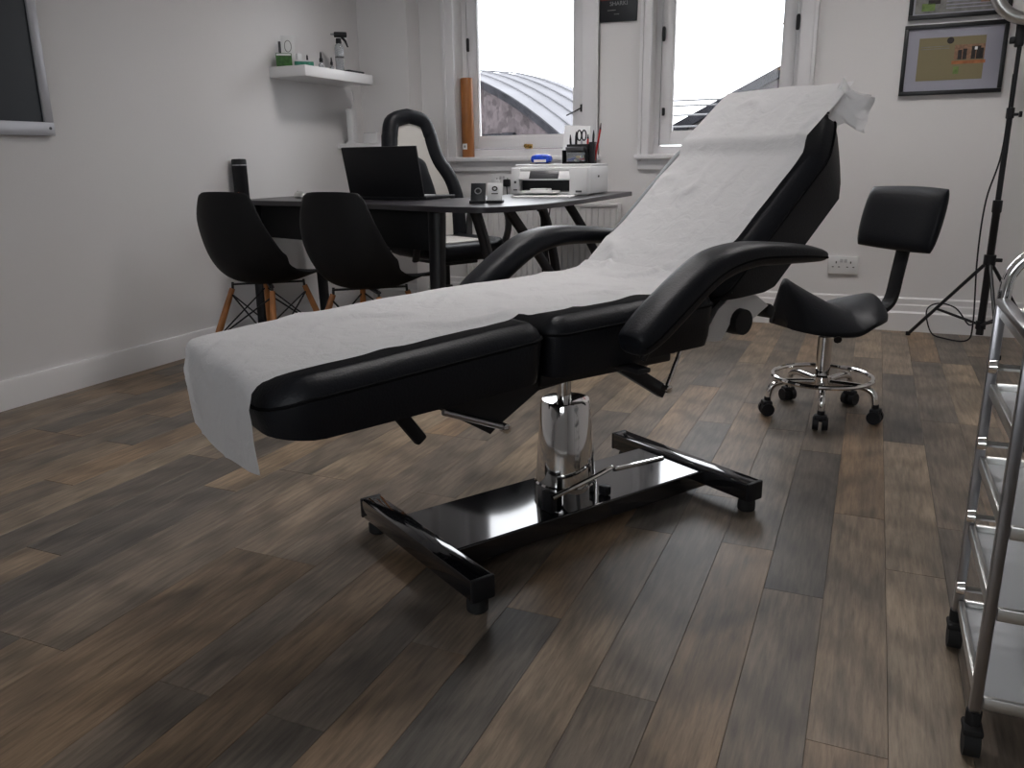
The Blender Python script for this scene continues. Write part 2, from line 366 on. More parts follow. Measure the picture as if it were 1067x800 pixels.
w3 = struct(bpy.data.objects.new('window_3', None)); COL.objects.link(w3); w3.location = ((FX0+FX1)/2, YF-0.05, FZ0)  # unseen window added behind the camera to bring in frontal skylight
for (x, z, dx, dz) in ((0, 0.025, 2.4, 0.05), (0, 0.975, 2.4, 0.05), (-1.175, 0.5, 0.05, 0.9), (1.175, 0.5, 0.05, 0.9), (-0.4, 0.5, 0.04, 0.9), (0.4, 0.5, 0.04, 0.9)): MB().box((x, 0, z), (dx, 0.06, dz), bev=0.004).build('frame_rail', 'window_paint', w3)
for x in (-0.785, 0.0, 0.785): MB().box((x, 0, 0.5), (0.75, 0.004, 0.9)).build('pane', 'window_glass', w3)
struct(MB().box(((XL+XR)/2, (YB+YF)/2, ZC+0.05), (XR-XL+2*T, YB-YF+2*T, 0.10)).build('ceiling', 'ceiling_paint'))
# back wall with the two window openings
W = [(-2.53, -1.67), (-1.257, -0.445)]; ZS, ZT = 0.967, 2.22; WT = 0.22
mb = MB(); yc = YB+WT/2
def wseg(x0, x1, z0, z1): mb.box(((x0+x1)/2, yc, (z0+z1)/2), (x1-x0, WT, z1-z0))
wseg(XL-T, W[0][0], 0, ZC); wseg(W[0][1], W[1][0], 0, ZC); wseg(W[1][1], XR+T, 0, ZC)
for a, c in W: wseg(a, c, 0, ZS-0.03); wseg(a, c, ZT, ZC)
struct(mb.build('wall_back', 'wall_paint'))
struct(MB().box(((XL-2.78)/2, 4.794+0.08, ZC/2), (-2.78-XL, 0.16, ZC)).build('wall_corner_boxing', 'wall_paint'))
# baseboards
def board_profile(fn, prof, s0, s1, name):
    t = MB(); t.prism(prof, s0, s1, fn); return struct(t.build(name, 'trim_paint', ang=25))
pl = [(0, 0), (0.016, 0), (0.016, 0.108), (0.012, 0.118), (0, 0.118)]
board_profile(lambda d, z, s: Vector((XL+d, s, z)), pl, YF, 4.794, 'baseboard_left')
pb = [(0, 0), (0.024, 0), (0.024, 0.100), (0.015, 0.110), (0.015, 0.143), (0.011, 0.150), (0.011, 0.178), (0.004, 0.186), (0, 0.186)]
board_profile(lambda d, z, s: Vector((s, YB-d, z)), pb, -2.78, XR, 'baseboard_back')
board_profile(lambda d, z, s: Vector((s, 4.794-d, z)), pb, XL+0.016, -2.78, 'baseboard_boxing')

# windows
def make_window(i, x0, x1, c0, c1, latch_x):
    win = thing('window_%d' % i, ['white painted wooden window with a cork-brown tube on its sill', 'white painted wooden window behind the raised backrest'][i-1], 'window'); struct(win)
    t = MB()
    for a, c in ((c0, x0), (x1, c1)):
        t.box(((a+c)/2, YB-0.012, (ZS+ZT)/2+0.02), (c-a, 0.024, ZT-ZS+0.12), bev=0.004)
        t.box(((a if a == c0 else c-0.02)+0.01, YB-0.018, (ZS+ZT)/2+0.02), (0.02, 0.036, ZT-ZS+0.12), bev=0.004)
    t.box(((c0+c1)/2, YB-0.012, ZT+0.05), (c1-c0, 0.028, 0.10), bev=0.004)
    t.build('casing', 'window_paint', win)
    t = MB(); t.box(((c0+c1)/2, YB+0.03, ZS-0.014), (c1-c0+0.03, 0.16, 0.028), bev=0.006); t.build('sill', 'window_paint', win)
    t = MB(); t.box(((c0+c1)/2, YB-0.010, ZS-0.058), (c1-c0, 0.020, 0.06), bev=0.003); t.build('sill_apron', 'window_paint', win)
    yf = 5.065
    t = MB()                                                            # outer fixed frame
    for a, c in ((x0, x0+0.030), (x1-0.030, x1)): t.box(((a+c)/2, yf+0.03, (ZS+ZT)/2), (c-a, 0.07, ZT-ZS))
    t.box(((x0+x1)/2, yf+0.03, ZS+0.02), (x1-x0, 0.075, 0.052)); t.box(((x0+x1)/2, yf+0.03, ZT-0.015), (x1-x0, 0.07, 0.03))
    t.build('frame', 'window_paint', win)
    s0, s1, z0, z1 = x0+0.034, x1-0.034, ZS+0.052, ZT-0.034
    sash = MB()
    sash.box((s0+0.032, yf+0.022, (z0+z1)/2), (0.064, 0.05, z1-z0), bev=0.004); sash.box((s1-0.032, yf+0.022, (z0+z1)/2), (0.064, 0.05, z1-z0), bev=0.004)
    sash.box(((s0+s1)/2, yf+0.022, z0+0.036), (s1-s0-0.128, 0.05, 0.072), bev=0.004); sash.box(((s0+s1)/2, yf+0.022, z1-0.03), (s1-s0-0.128, 0.05, 0.06), bev=0.004)
    so = sash.build('sash', 'window_paint', win)
    t = MB()                                                            # putty bead round the pane
    for (a, c, e, g) in ((s0+0.064, s0+0.072, z0+0.072, z1-0.06), (s1-0.072, s1-0.064, z0+0.072, z1-0.06)): t.box(((a+c)/2, yf+0.018, (e+g)/2), (c-a, 0.03, g-e))
    t.box(((s0+s1)/2, yf+0.018, z0+0.077), (s1-s0-0.128, 0.03, 0.010)); t.build('glazing_bead', 'trim_paint', so)
    t = MB(); t.box(((s0+s1)/2, yf+0.022, (z0+z1)/2), (s1-s0-0.126, 0.004, z1-z0-0.13)); t.build('pane', 'window_glass', so)
    def hinge(x, z, big):
        t = MB(); t.box((x, yf-0.006, z), (0.016, 0.014, 0.075 if big else 0.045), bev=0.003)
        t.lathe([(0.007, -0.04), (0.010, -0.03), (0.010, 0.03), (0.007, 0.04)] if big else [(0.006, -0.02), (0.009, -0.015), (0.009, 0.015), (0.006, 0.02)], 10, (x+0.004, yf-0.018, z))
        t.build('hinge', 'black_metal', so)
    return win, so, hinge, (s0, s1, z0, z1, yf)
w1, s1o, hinge, d1 = make_window(1, W[0][0], W[0][1], -2.607, -1.569, 0)
hinge(d1[0]+0.008, 1.66, True); hinge(d1[0]+0.025, 1.20, False); hinge(d1[1]-0.012, 1.25, False)
t = MB(); t.sweep([(d1[1]-0.015, d1[4]-0.012, 1.25), (d1[1]-0.07, d1[4]-0.014, 1.225), (d1[1]-0.11, d1[4]-0.008, 1.21)], 0.004, 6); t.build('stay_arm', 'black_metal', s1o)
t = MB(); xx = (d1[0]+d1[1])/2+0.03
t.box((xx, d1[4]-0.006, ZS+0.062), (0.05, 0.010, 0.028), bev=0.004); t.lathe([(0.0, -0.03), (0.012, -0.028), (0.014, -0.018), (0.006, -0.01), (0.006, 0)], 12, (xx-0.014, d1[4]-0.005, ZS+0.065), 'y')
t.lathe([(0.0, -0.03), (0.012, -0.028), (0.014, -0.018), (0.006, -0.01), (0.006, 0)], 12, (xx+0.018, d1[4]-0.005, ZS+0.062), 'y')
t.build('catch', 'brass', s1o)
w2, s2o, hinge, d2 = make_window(2, W[1][0], W[1][1], -1.32, -0.359, 0)
hinge(d2[0]+0.008, 1.64, True); hinge(d2[0]+0.020, 1.21, False); hinge(d2[1]+0.004, 1.65, True)

# ---------------------------------------------------------------- ceiling lights, added unseen above to match the light in the room
def added_ceiling_panel(x, y, label, D_=0.20):
    p = thing('added_ceiling_light', label, 'ceiling light', (x, y, ZC), 0, 'added ceiling lights')
    for (cx, cy, dx, dy) in ((-0.295, 0, 0.012, 0.60), (0.295, 0, 0.012, 0.60), (0, -0.295, 0.578, 0.012), (0, 0.295, 0.578, 0.012)): MB().box((cx, cy, -D_/2), (dx, dy, D_), bev=0.002).build('added_baffle', 'black_plastic', p)  # side skirts added to narrow the beam and keep the near floor dark
    t = MB(); t.box((0, 0, -0.012), (0.578, 0.578, 0.012)); t.build('diffuser', 'lamp_glow', p)
added_ceiling_panel(-1.75, 3.7, 'added unseen square black-sided ceiling light above the desk')
added_ceiling_panel(0.1, 3.7, 'added unseen square black-sided ceiling light in front of the tripod lamp')

added_ceiling_panel(-1.0, 2.15, 'added unseen square black-sided ceiling light above the treatment bed', 0.44)  # extra light added to brighten the top of the bed

# ---------------------------------------------------------------- outside
gnd = tag(MB().box((-2, 20, -3.05), (60, 29, 0.1)).build('ground_outside', 'ground_grey'), 'grey ground far below the windows', 'ground', kind='structure')
sb = thing('stone_shed', 'stone building with a curved pale metal roof outside the left window', 'building', (-6.8, 12, -3), math.radians(-30))
def arc(x):   # roof height over the shed's local x (0 = ridge), absolute z minus base
    return 5.33-0.0785*x*x
poly = [(-4.2, 0), (4.2, 0)]+[(x/10, arc(x/10)-0.12) for x in range(42, -43, -3)]
MB().prism(poly, 0, 0.4, lambda a, b_, h: Vector((a, h, b_))).build('gable_wall', 'rubble_stone', sb)
MB().prism([(-4.2, 0), (-3.9, 0), (-3.9, 3.7), (-4.2, 3.7)], 0.4, 1.4, lambda a, b_, h: Vector((a, h, b_))).build('side_wall', 'rubble_stone', sb)
MB().prism([(3.9, 0), (4.2, 0), (4.2, 3.7), (3.9, 3.7)], 0.4, 1.4, lambda a, b_, h: Vector((a, h, b_))).build('side_wall', 'rubble_stone', sb)
up_ = [(x/10, arc(x/10)) for x in range(-45, 46, 3)]
MB().prism(up_+[(x, z-0.10) for x, z in up_[::-1]], -0.15, 1.4, lambda a, b_, h: Vector((a, h, b_))).build('roof', 'sheet_roof', sb)
t = MB()
t.prism(up_+[(x, z-0.10) for x, z in up_[::-1]], -0.19, -0.152, lambda a, b_, h: Vector((a, h, b_ - 0.0))); t.build('verge_board', 'slate', sb)
for k in range(4):
    t = MB(); y = 0.15+k*0.33; t.sweep([(x, y, z+0.02) for x, z in up_], 0.012, 5); t.build('roof_seam', 'sheet_roof', sb)
MB().sweep([(-3.5, -0.05, 4.28), (2.6, -0.05, 4.28)], 0.035, 6).build('pipe', 'slate', sb)
gh = thing('gabled_house', 'stone house gable with a dark slate verge outside the right window', 'building', (1.6, 14.5, -3))
MB().prism([(-4.6, 0), (4.6, 0), (4.6, 4.45), (0, 6.75), (-4.6, 4.45)], 0, 0.4, lambda a, b_, h: Vector((a, h, b_))).build('gable_wall', 'rubble_stone', gh)
for sgn in (-1, 1):
    MB().prism([(sgn*4.9, 4.30), (0, 6.75), (0, 6.92), (sgn*4.9, 4.47)][::sgn], -0.15, 9, lambda a, b_, h: Vector((a, h, b_))).build('roof_slope', 'slate', gh)
rl = thing('railing', 'pale outdoor railing seen low in the right window', 'railing', (-1.6, 8.6, -3))
for z in (4.25, 4.36, 4.45, 4.50): MB().sweep([(-0.65, 0, z), (0.6, 0, z)], 0.010, 6).build('rail', 'rail_paint', rl)
for x in (-0.65, 0.6): MB().sweep([(x, 0, 0), (x, 0, 4.52)], 0.014, 6).build('post', 'rail_paint', rl)
tr_ = thing('tree', 'sparse brown autumn twigs at the top of the right window', 'tree', (-0.12, 10.0, -3))
t = MB(); t.sweep([(0, 0, 0), (0.05, 0, 2.5), (-0.05, 0, 4.5), (0, 0, 6.4)], [0.16, 0.13, 0.09, 0.05], 8)
tw = []
for k in range(16):
    z0 = 4.6+0.13*k; a = random.uniform(PI*0.75, PI*1.25); ln = random.uniform(0.7, 1.35)
    p0 = Vector((0, 0, z0)); p1 = p0+Vector((math.cos(a)*ln*0.5, math.sin(a)*0.3, 0.25)); p2 = p0+Vector((math.cos(a)*ln, math.sin(a)*0.6, random.uniform(0.0, 0.35)))
    t.sweep([p0, p1, p2], [0.03, 0.016, 0.006], 5); tw.append((p0, p1, p2))
t.build('trunk', 'bark', tr_)
t = MB()
for p0, p1, p2 in tw:
    for q in range(16):
        c = p1.lerp(p2, random.random())+Vector((random.uniform(-.1, .1), random.uniform(-.1, .1), random.uniform(-.14, .06)))
        R = Matrix.Rotation(random.uniform(0, 6.28), 3, 'Z') @ Matrix.Rotation(random.uniform(0, 3), 3, 'X')
        t.prism([(-0.03, 0), (0, -0.016), (0.03, 0), (0, 0.016)], 0, 0.002, lambda a, b_, h: c+R @ Vector((a, b_, h)))
tag(t.build('leaves', 'autumn_leaf', tr_), kind='stuff')

# ---------------------------------------------------------------- treatment bed
UA = Vector((0.5225, 0.8527, 0)).normalized()
bed_rz = math.atan2(UA.y, UA.x)            # local +x = foot to head, local +y = away from camera side (left)
BL = (-0.697, 1.944, 0)
bed = thing('treatment_bed', 'black vinyl adjustable treatment bed on a chrome hydraulic pedestal', 'treatment bed', BL, bed_rz)
def B(u, v, z): return Vector((u, -v, z))  # v grows towards the camera
# base
t = MB()
for (a, c, zt) in ((-0.43, 0.43, 0.078),):
    t.prism([B(a, -0.122, 0)[:2], B(a, 0.128, 0)[:2], B(c, 0.128, 0)[:2], B(c, -0.122, 0)[:2]], 0.028, zt)
ob = t.build('base_plate', 'black_gloss', bed, ang=30)
bv = ob.modifiers.new('edge', 'BEVEL'); bv.width = 0.004; bv.segments = 2
for u in (-0.456, 0.428):
    t = MB(); t.box(B(u, 0.016, 0.062), (0.056, 0.548, 0.052), bev=0.005); cb = t.build('cross_bar', 'black_gloss', bed)
    for v in (-0.255, 0.288): MB().box(B(u, v, 0.062), (0.058, 0.012, 0.054), bev=0.004).build('end_cap', 'black_plastic', cb)
    for v in (-0.22, 0.265): MB().lathe([(0.020, 0.0), (0.024, 0.004), (0.024, 0.026), (0.016, 0.037)], 14, B(u, v, 0)).build('foot_pad', 'rubber', cb)
MB().lathe([(0.084, 0.078), (0.084, 0.110), (0.080, 0.114), (0.066, 0.328), (0.062, 0.336), (0.024, 0.338)], 40, B(0, 0, 0)).build('pump_cover', 'chrome', bed, ang=25)
MB().lathe([(0.019, 0.330), (0.019, 0.47)], 20, B(-0.006, 0, 0)).build('piston', 'chrome', bed)
t = MB(); pp = spline([B(-0.13, 0.11, 0.125), B(0.0, 0.115, 0.150), B(0.075, 0.10, 0.155), B(0.10, 0.085, 0.140), B(0.18, 0.085, 0.135), B(0.28, 0.085, 0.130)], 5)
t.sweep(pp, 0.0065, 8); pd = t.build('foot_pedal', 'chrome', bed)
MB().box(B(-0.120, 0.085, 0.105), (0.022, 0.04, 0.055), bev=0.005).build('pedal_bracket', 'black_metal', bed)
MB().box(B(0.062, 0.09, 0.092), (0.022, 0.03, 0.026), bev=0.005).build('pedal_stop', 'black_metal', bed)
# frame under the cushions
t = MB(); t.box(B(0.0, 0, 0.452), (0.42, 0.34, 0.03), bev=0.005); t.box(B(-0.05, 0, 0.435), (0.16, 0.16, 0.02), bev=0.004); t.build('support_frame', 'black_metal', bed)
for v in (-0.14, 0.15):
    t = MB(); t.prism([(-0.48, 0.455), (-0.46, 0.425), (-0.345, 0.352), (-0.325, 0.366), (-0.21, 0.43), (-0.02, 0.445), (-0.02, 0.47), (-0.48, 0.47)], v-0.012, v+0.012, lambda a, b_, h: B(a, h, b_)); t.build('gusset_plate', 'black_metal', bed)
    t = MB(); t.sweep([B(-0.475, v+0.03, 0.432), B(-0.318, v+0.03, 0.366)], 0.0065, 8); st = t.build('gas_strut', 'brushed_steel', bed)
    MB().lathe([(0.0, -0.012), (0.011, -0.010), (0.011, 0.010), (0, 0.012)], 10, B(-0.318, v+0.03, 0.366), 'y').build('strut_joint', 'chrome', st)
    t = MB(); t.bar(B(0.04, v, 0.455), B(0.205, v, 0.353), 0.022, 0.035, 0.003); t.build('back_bracket', 'black_metal', bed)
    t = MB(); t.sweep([B(0.25, v+0.02, 0.475), B(0.196, v+0.02, 0.366)], 0.0055, 8); t.build('back_strut', 'chrome', bed)
    MB().lathe([(0.0, -0.014), (0.010, -0.012), (0.010, 0.012), (0, 0.014)], 10, B(0.196, v+0.02, 0.366), 'y').build('strut_joint', 'chrome', bed)
t = MB(); t.bar(B(-0.575, 0.15, 0.455), B(-0.512, 0.15, 0.368), 0.022, 0.03, 0.008); t.build('release_lever', 'black_plastic', bed)
# cushions
def cushion(name, outline, top, bottom, bevel_in, pipe_drop, mapf, taper=0.02):
    """outline ccw in (a, v); top(a), bottom(a) heights; mapf(a, v, h) -> Vector."""
    def lp(ins, f):   # f(a) height
        q = offset_poly(outline, ins); return [mapf(a, v, f(a)) for a, v in q]
    L_ = [lp(taper+0.02, lambda a: bottom(a)), lp(taper*0.6, lambda a: bottom(a)+0.008), lp(taper*0.3, lambda a: bottom(a)+0.03),
          lp(0.0, lambda a: top(a)-pipe_drop-0.012), lp(0.001, lambda a: top(a)-pipe_drop), lp(bevel_in*0.22, lambda a: top(a)-pipe_drop*0.55), lp(bevel_in*0.6, lambda a: top(a)-pipe_drop*0.16), lp(bevel_in, lambda a: top(a)-0.002), lp(bevel_in*1.15, lambda a: top(a))]
    t = MB(); t.loops(L_); ob = t.build(name, 'vinyl', bed, ang=50)
    t = MB(); q = offset_poly(outline, -0.0005); t.sweep([mapf(a, v, top(a)-pipe_drop-0.002) for a, v in q], 0.0035, 6, closed=True); t.build('piping', 'vinyl_seam', ob)
    return ob
flat = lambda a, v, h: B(a, v, h)
def subdiv(poly, step=0.035):
    out = []
    for p, q in zip(poly, poly[1:]+poly[:1]):
        n = max(1, int(math.hypot(q[0]-p[0], q[1]-p[1])/step))
        out += [(p[0]+(q[0]-p[0])*k/n, p[1]+(q[1]-p[1])*k/n) for k in range(n)]
    return out
def ol(x0, x1, hw, r): return subdiv(round_rect(x0, x1, -hw, hw, r))
# B flips v, so hand the outline over in reverse winding is not needed: loops are recalculated
legtop = lambda a: 0.568+(a+0.9)/0.64*0.048-max(0, (-0.80-a))*0.25
cushion('leg_cushion', ol(-0.868, -0.262, 0.276, (0.10, 0.05, 0.05, 0.10)), legtop, lambda a: 0.444+(a+0.9)/0.64*0.030+max(0, (-0.78-a))*0.12, 0.040, 0.036, flat)
cushion('seat_cushion', ol(-0.255, 0.265, 0.276, 0.05), lambda a: 0.617+(a+0.25)*0.03, lambda a: 0.474+(a+0.25)*0.02, 0.040, 0.036, flat)
bd = Vector((0.757, 0, 0.653)); bn = Vector((-0.653, 0, 0.757)); b0 = Vector((0.245, 0, 0.632))
def bmap(a, v, h): p = b0+bd*a+bn*h; return B(p.x, v, p.z)
def bot_b(a): return -(0.055+0.115*min(1, max(0, a)/0.15)) if a < 0.49 else -0.17+(a-0.49)*0.62
cushion('back_cushion', [(a, v*(1-0.30*max(0, min(1, (a-0.50)/0.19))**1.2)) for a, v in ol(-0.005, 0.695, 0.276, (0.06, 0.06, 0.06, 0.06))], lambda a: 0.0, bot_b, 0.048, 0.040, bmap, taper=0.006)
# arm rests
for s_ in (-1, 1):
    pts = [(-0.108, 0.552, 0.012, 0.028), (-0.098, 0.556, 0.028, 0.042), (-0.06, 0.580, 0.036, 0.050), (0.0, 0.622, 0.038, 0.052), (0.10, 0.686, 0.036, 0.052), (0.17, 0.712, 0.033, 0.054), (0.26, 0.722, 0.029, 0.056), (0.38, 0.716, 0.026, 0.056), (0.46, 0.709, 0.022, 0.050), (0.515, 0.702, 0.016, 0.040), (0.54, 0.699, 0.008, 0.024)]
    sp_ = spline(pts, 4)
    t = MB(); t.sweep([B(p[0], s_*0.352, p[1]) for p in sp_], [(p[2], p[3]) for p in sp_], 20, exp=2.7, ref=(0, 0, 1)); arm = t.build('arm_rest', 'vinyl', bed, ang=60)
    t = MB(); t.sweep([B(p[0], s_*(0.352+p[3]*0.97), p[1]-0.004) for p in sp_[4:-3]], 0.003, 6); t.build('arm_piping', 'vinyl_seam', arm)
    t = MB(); t.bar(B(-0.02, s_*0.30, 0.50), B(0.03, s_*0.335, 0.615), 0.03, 0.012, 0.003); t.box(B(-0.02, s_*0.24, 0.475), (0.04, 0.14, 0.012), bev=0.003); t.build('arm_bracket', 'black_metal', arm)
# hinge plates and stop knobs at the side of the backrest
for s_ in (-1, 1):
    t = MB(); t.prism([(0.20, 0.47), (0.30, 0.50), (0.40, 0.60), (0.36, 0.63), (0.20, 0.56), (0.12, 0.50)], 0.18*s_-0.006, 0.18*s_+0.006, lambda a, b_, h: B(a, h, b_)); t.build('hinge_plate', 'black_metal', bed)
t = MB(); t.prism([(0.285, 0.485), (0.30, 0.52), (0.333, 0.562), (0.37, 0.585), (0.405, 0.593), (0.45, 0.592), (0.485, 0.584), (0.535, 0.552), (0.455, 0.512), (0.448, 0.540), (0.43, 0.556), (0.415, 0.558), (0.395, 0.545), (0.382, 0.519), (0.352, 0.478)], 0.19, 0.21, lambda a, b_, h: B(a, h, b_)); t.build('roll_holder', 'white_plastic', bed)
MB().lathe([(0.0, -0.03), (0.034, -0.028), (0.036, 0.0), (0.034, 0.028), (0, 0.03)], 20, B(0.417, 0.20, 0.522), 'y').build('roll_end', 'black_plastic', bed)
MB().box(B(0.545, 0.19, 0.535), (0.032, 0.05, 0.032), Matrix.Rotation(0.7, 3, 'Y'), bev=0.006).build('stop_knob', 'black_plastic', bed)

# paper sheet over the bed
def paper_pt(s, tt):
    """s: arc length along the bed, tt: -1 (far) .. 1 (near)"""
    v = tt
    if s < 0.20:                                   # hanging over the foot end
        k = s/0.20; u = -0.880-0.006*math.sin(k*PI)+0.002*math.sin(v*22)
        z = 0.374+k*0.186+(1-k)*((0.036 if v > 0 else 0.012)*(v/0.25)**2)
        return u, v, z
    s -= 0.20
    prof = [(-0.880, 0.560), (-0.874, 0.567), (-0.861, 0.574), (-0.78, 0.582), (-0.262, 0.622), (-0.255, 0.622), (0.17, 0.632), (0.225, 0.640), (0.265, 0.662)]
    a0, z0 = prof[0]
    for a1, z1 in prof[1:]:
        l = math.hypot(a1-a0, z1-z0)
        if s <= l: k = s/l; return a0+(a1-a0)*k, v, z0+(z1-z0)*k
        s -= l; a0, z0 = a1, z1
    p = b0+bd*(s+0.022)+bn*0.005
    return p.x, v, p.z
S_TOT = 0.20+1.192+0.690
def paper_fn(i, j):
    s = i*S_TOT
    far, near = -0.228, 0.234
    if s > 1.397:
        k = min(1, (s-1.397)/0.69); far += 0.012*min(1, k*5)+0.020*k; near += 0.004*k
    v = far+(near-far)*j
    u, v, z = paper_pt(s, v)
    p = Vector((s*1.0, v, 0))
    n1_ = noise.noise(Vector((s*5+2*v, v*9-1.5*s, 1.3))); n2_ = noise.noise(Vector((s*16, v*22+s*8, 4.1))); n3_ = noise.noise(Vector((s*3.0+v*6, v*3.0-s*4, 8.1)))
    rid = max(0, 1-abs(n3_)*5)
    amp = 1.0 if s > 0.24 else 0.5
    h = (0.0040*(n1_+0.6)+0.0012*(n2_+0.5)+0.018*rid*rid*max(0, n1_+0.25))*amp
    h = max(0.0003, h)
    if 1.377 < s:                                  # paper bridges slightly then bulges at the head
        k = (s-1.397)/0.69; q_ = min(1, max(0, (k-0.60)/0.06)); q_ = q_*q_*(3-2*q_)
        h += 0.026*q_*(1-0.6*max(0, k-0.66)/0.34) + 0.0035*max(0, math.sin(v*42+2*n1_))*max(0, 1-abs(k-0.42)*3.0)
    if s < 0.20: return B(u-h*1.2, v, z)
    if s > 1.377: q = bn*h; return B(u+q.x, v, z+q.z)
    return B(u, v, z+h)
ps = thing('paper_sheet', 'crinkled white paper roll sheet covering the treatment bed', 'paper sheet', BL, bed_rz)
MB().grid(paper_fn, 170, 46).build('sheet', 'couch_paper', ps, ang=80)
def crumple(i, j):
    # loose end folded over the head and pulled to the near side
    base = b0+bd*(0.695+0.015*math.sin(j*7)-0.02*j)+bn*0.010
    v = 0.04+0.265*i
    peak = 0.030*math.exp(-((i-0.70)/0.07)**2)+0.006*math.sin(i*11)
    drop = j*(0.060+0.035*i)*(0.5+0.5*min(1, i*2.5))
    n_ = noise.noise(Vector((i*7, j*6, 2.2)))*0.016
    p = base+Vector((0.03*j+0.015*math.sin(i*14+j*3)+n_, 0, -drop+peak*(1-j*0.6)+0.010+n_*0.7))
    return B(p.x, v, p.z)
MB().grid(crumple, 44, 14).build('crumpled_end', 'couch_paper', ps, ang=80)

# ---------------------------------------------------------------- saddle stool
SP = Vector((-0.119, 3.163, 0)); fh = Vector((fw.x, fw.y, 0)).normalized()
front = Vector((-0.77, -0.64, 0)); st_rz = math.atan2(front.y, front.x)      # local +x = front of the saddle
stool = thing('saddle_stool', 'black saddle stool with backrest and chrome five-castor base', 'stool', SP, st_rz)
R3 = Matrix.Rotation(-st_rz, 3, 'Z')
cast = [Vector((-0.302, 3.084, 0)), Vector((-0.244, 3.312, 0)), Vector((-0.104, 2.965, 0)), Vector((-0.013, 3.342, 0)), Vector((0.068, 3.113, 0))]
a_ref = None
for i, c in enumerate(cast):
    d = R3 @ (c-SP); a = math.atan2(d.y, d.x); d = Vector((math.cos(a), math.sin(a), 0))
    t = MB(); t.sweep(spline([tuple(d*0.02+Vector((0, 0, 0.128))), tuple(d*0.10+Vector((0, 0, 0.130))), tuple(d*0.155+Vector((0, 0, 0.127))), tuple(d*0.188+Vector((0, 0, 0.108))), tuple(d*0.196+Vector((0, 0, 0.055)))], 5), 0.012, 10)
    t.build('base_arm', 'chrome', stool)
    c0 = d*0.200; side = Vector((-d.y, d.x, 0))
    t = MB()
    for q in (-1, 1): t.sweep([c0+side*(0.006*q)+Vector((0, 0, 0.026)), c0+side*(0.026*q)+Vector((0, 0, 0.026))], [(0.026, 0.026), (0.024, 0.024)], 14)
    ca = t.build('castor', 'black_plastic', stool)
    t = MB(); t.box(c0+Vector((0, 0, 0.046)), (0.036, 0.046, 0.026), Matrix.Rotation(a, 3, 'Z'), bev=0.008); t.lathe([(0.013, 0.05), (0.013, 0.072)], 10, c0*0.985); t.build('castor_hood', 'black_plastic', ca)
t = MB(); t.sweep([(0.176*math.cos(2*PI*k/40), 0.176*math.sin(2*PI*k/40), 0.149) for k in range(40)], 0.0085, 8, closed=True)
t.build('foot_ring', 'chrome', stool)
MB().lathe([(0.030, 0.112), (0.034, 0.116), (0.034, 0.150), (0.028, 0.156), (0.026, 0.17), (0.026, 0.30), (0.016, 0.302), (0.016, 0.37)], 24).build('gas_column', 'chrome', stool, ang=30)
t = MB(); t.box((0, 0, 0.352), (0.16, 0.12, 0.022), bev=0.006); t.build('seat_mechanism', 'black_metal', stool)
t = MB(); t.sweep([(0.02, 0.05, 0.35), (0.06, 0.13, 0.34), (0.075, 0.165, 0.325)], [0.006, 0.006, 0.014], 8); t.build('height_lever', 'black_plastic', stool)
def saddle_z(x, y, hw):
    k = (x+0.19)/0.39                                  # 0 rear .. 1 front
    ridge = 0.425+0.030*(1-k)**2+0.105*max(0, k-0.42)**1.35/0.58**1.35*1.05
    q = abs(y)/hw
    droop = (0.045+0.170*max(0, k-0.30)**1.1)*q**1.9+0.012*q**6
    dip = -0.018*math.exp(-((k-0.38)/0.22)**2)*(1-q*0.6)
    return ridge-droop+dip
def saddle_hw(k): return 0.178*(1-((k-0.40)/0.6)**2.2*0.42)*math.sqrt(max(0.05, 1-(max(0, k-0.86)/0.15)**2)) if k > 0.40 else 0.178*math.sqrt(max(0.0, 1-((0.40-k)/0.42)**2.6))
top_l = []; 
NS, NT = 26, 20
t = MB(); V = {}
for side_ in (0, 1):
    for i in range(NS+1):
        k = 0.002+0.996*i/NS; x = -0.19+0.39*k; hw = max(0.03, saddle_hw(k))
        for j in range(NT+1):
            q = -1+2*j/NT; y = hw*math.sin(q*PI/2)
            z = saddle_z(x, y, hw)
            if side_: 
                e = min(1, (1-abs(math.sin(q*PI/2)))*4)
                z = min(saddle_z(x, hw, hw), 0.385)-0.012-0.018*e**0.5*max(0, 1-abs(k-0.45)*2)
            V[side_, i, j] = t.bm.verts.new((x, y, z))
    for i in range(NS):
        for j in range(NT): t.bm.faces.new([V[side_, i, j], V[side_, i+1, j], V[side_, i+1, j+1], V[side_, i, j+1]])
for i in range(NS):
    for j in (0, NT): t.bm.faces.new([V[0, i, j], V[0, i+1, j], V[1, i+1, j], V[1, i, j]])
for j in range(NT):
    for i in (0, NS): t.bm.faces.new([V[0, i, j], V[0, i, j+1], V[1, i, j+1], V[1, i, j]])
seat = t.build('seat', 'vinyl', stool, ang=75)
sm = seat.modifiers.new('soft', 'SUBSURF'); sm.levels = 1; sm.render_levels = 1
t = MB(); t.sweep(spline([(-0.06, 0, 0.355), (-0.17, 0, 0.362), (-0.225, 0, 0.380), (-0.270, 0, 0.42), (-0.290, 0, 0.52), (-0.316, 0, 0.68)], 6), [(0.010, 0.030)]*31, 12, exp=4, ref=(0, 0, 1)); t.build('back_stem', 'black_plastic', stool)
def pad(s_, t_, sgn):   # curved pad, leaning back slightly
    a = 0.195*s_*math.sqrt(1-0.10*t_*t_); v = 0.114*t_*math.sqrt(1-0.10*s_*s_)
    h = sgn*0.030*((1-abs(s_)**7)*(1-abs(t_)**5))**0.45
    return Vector((-0.290-0.22*v+0.40*a*a+h, a, 0.718+v))
t = MB()
for sgn in (-1, 1): t.grid(lambda i, j: pad(math.sin((2*i-1)*PI/2), math.sin((2*j-1)*PI/2), sgn), 24, 16)
t.build('backrest', 'vinyl', stool, ang=80)

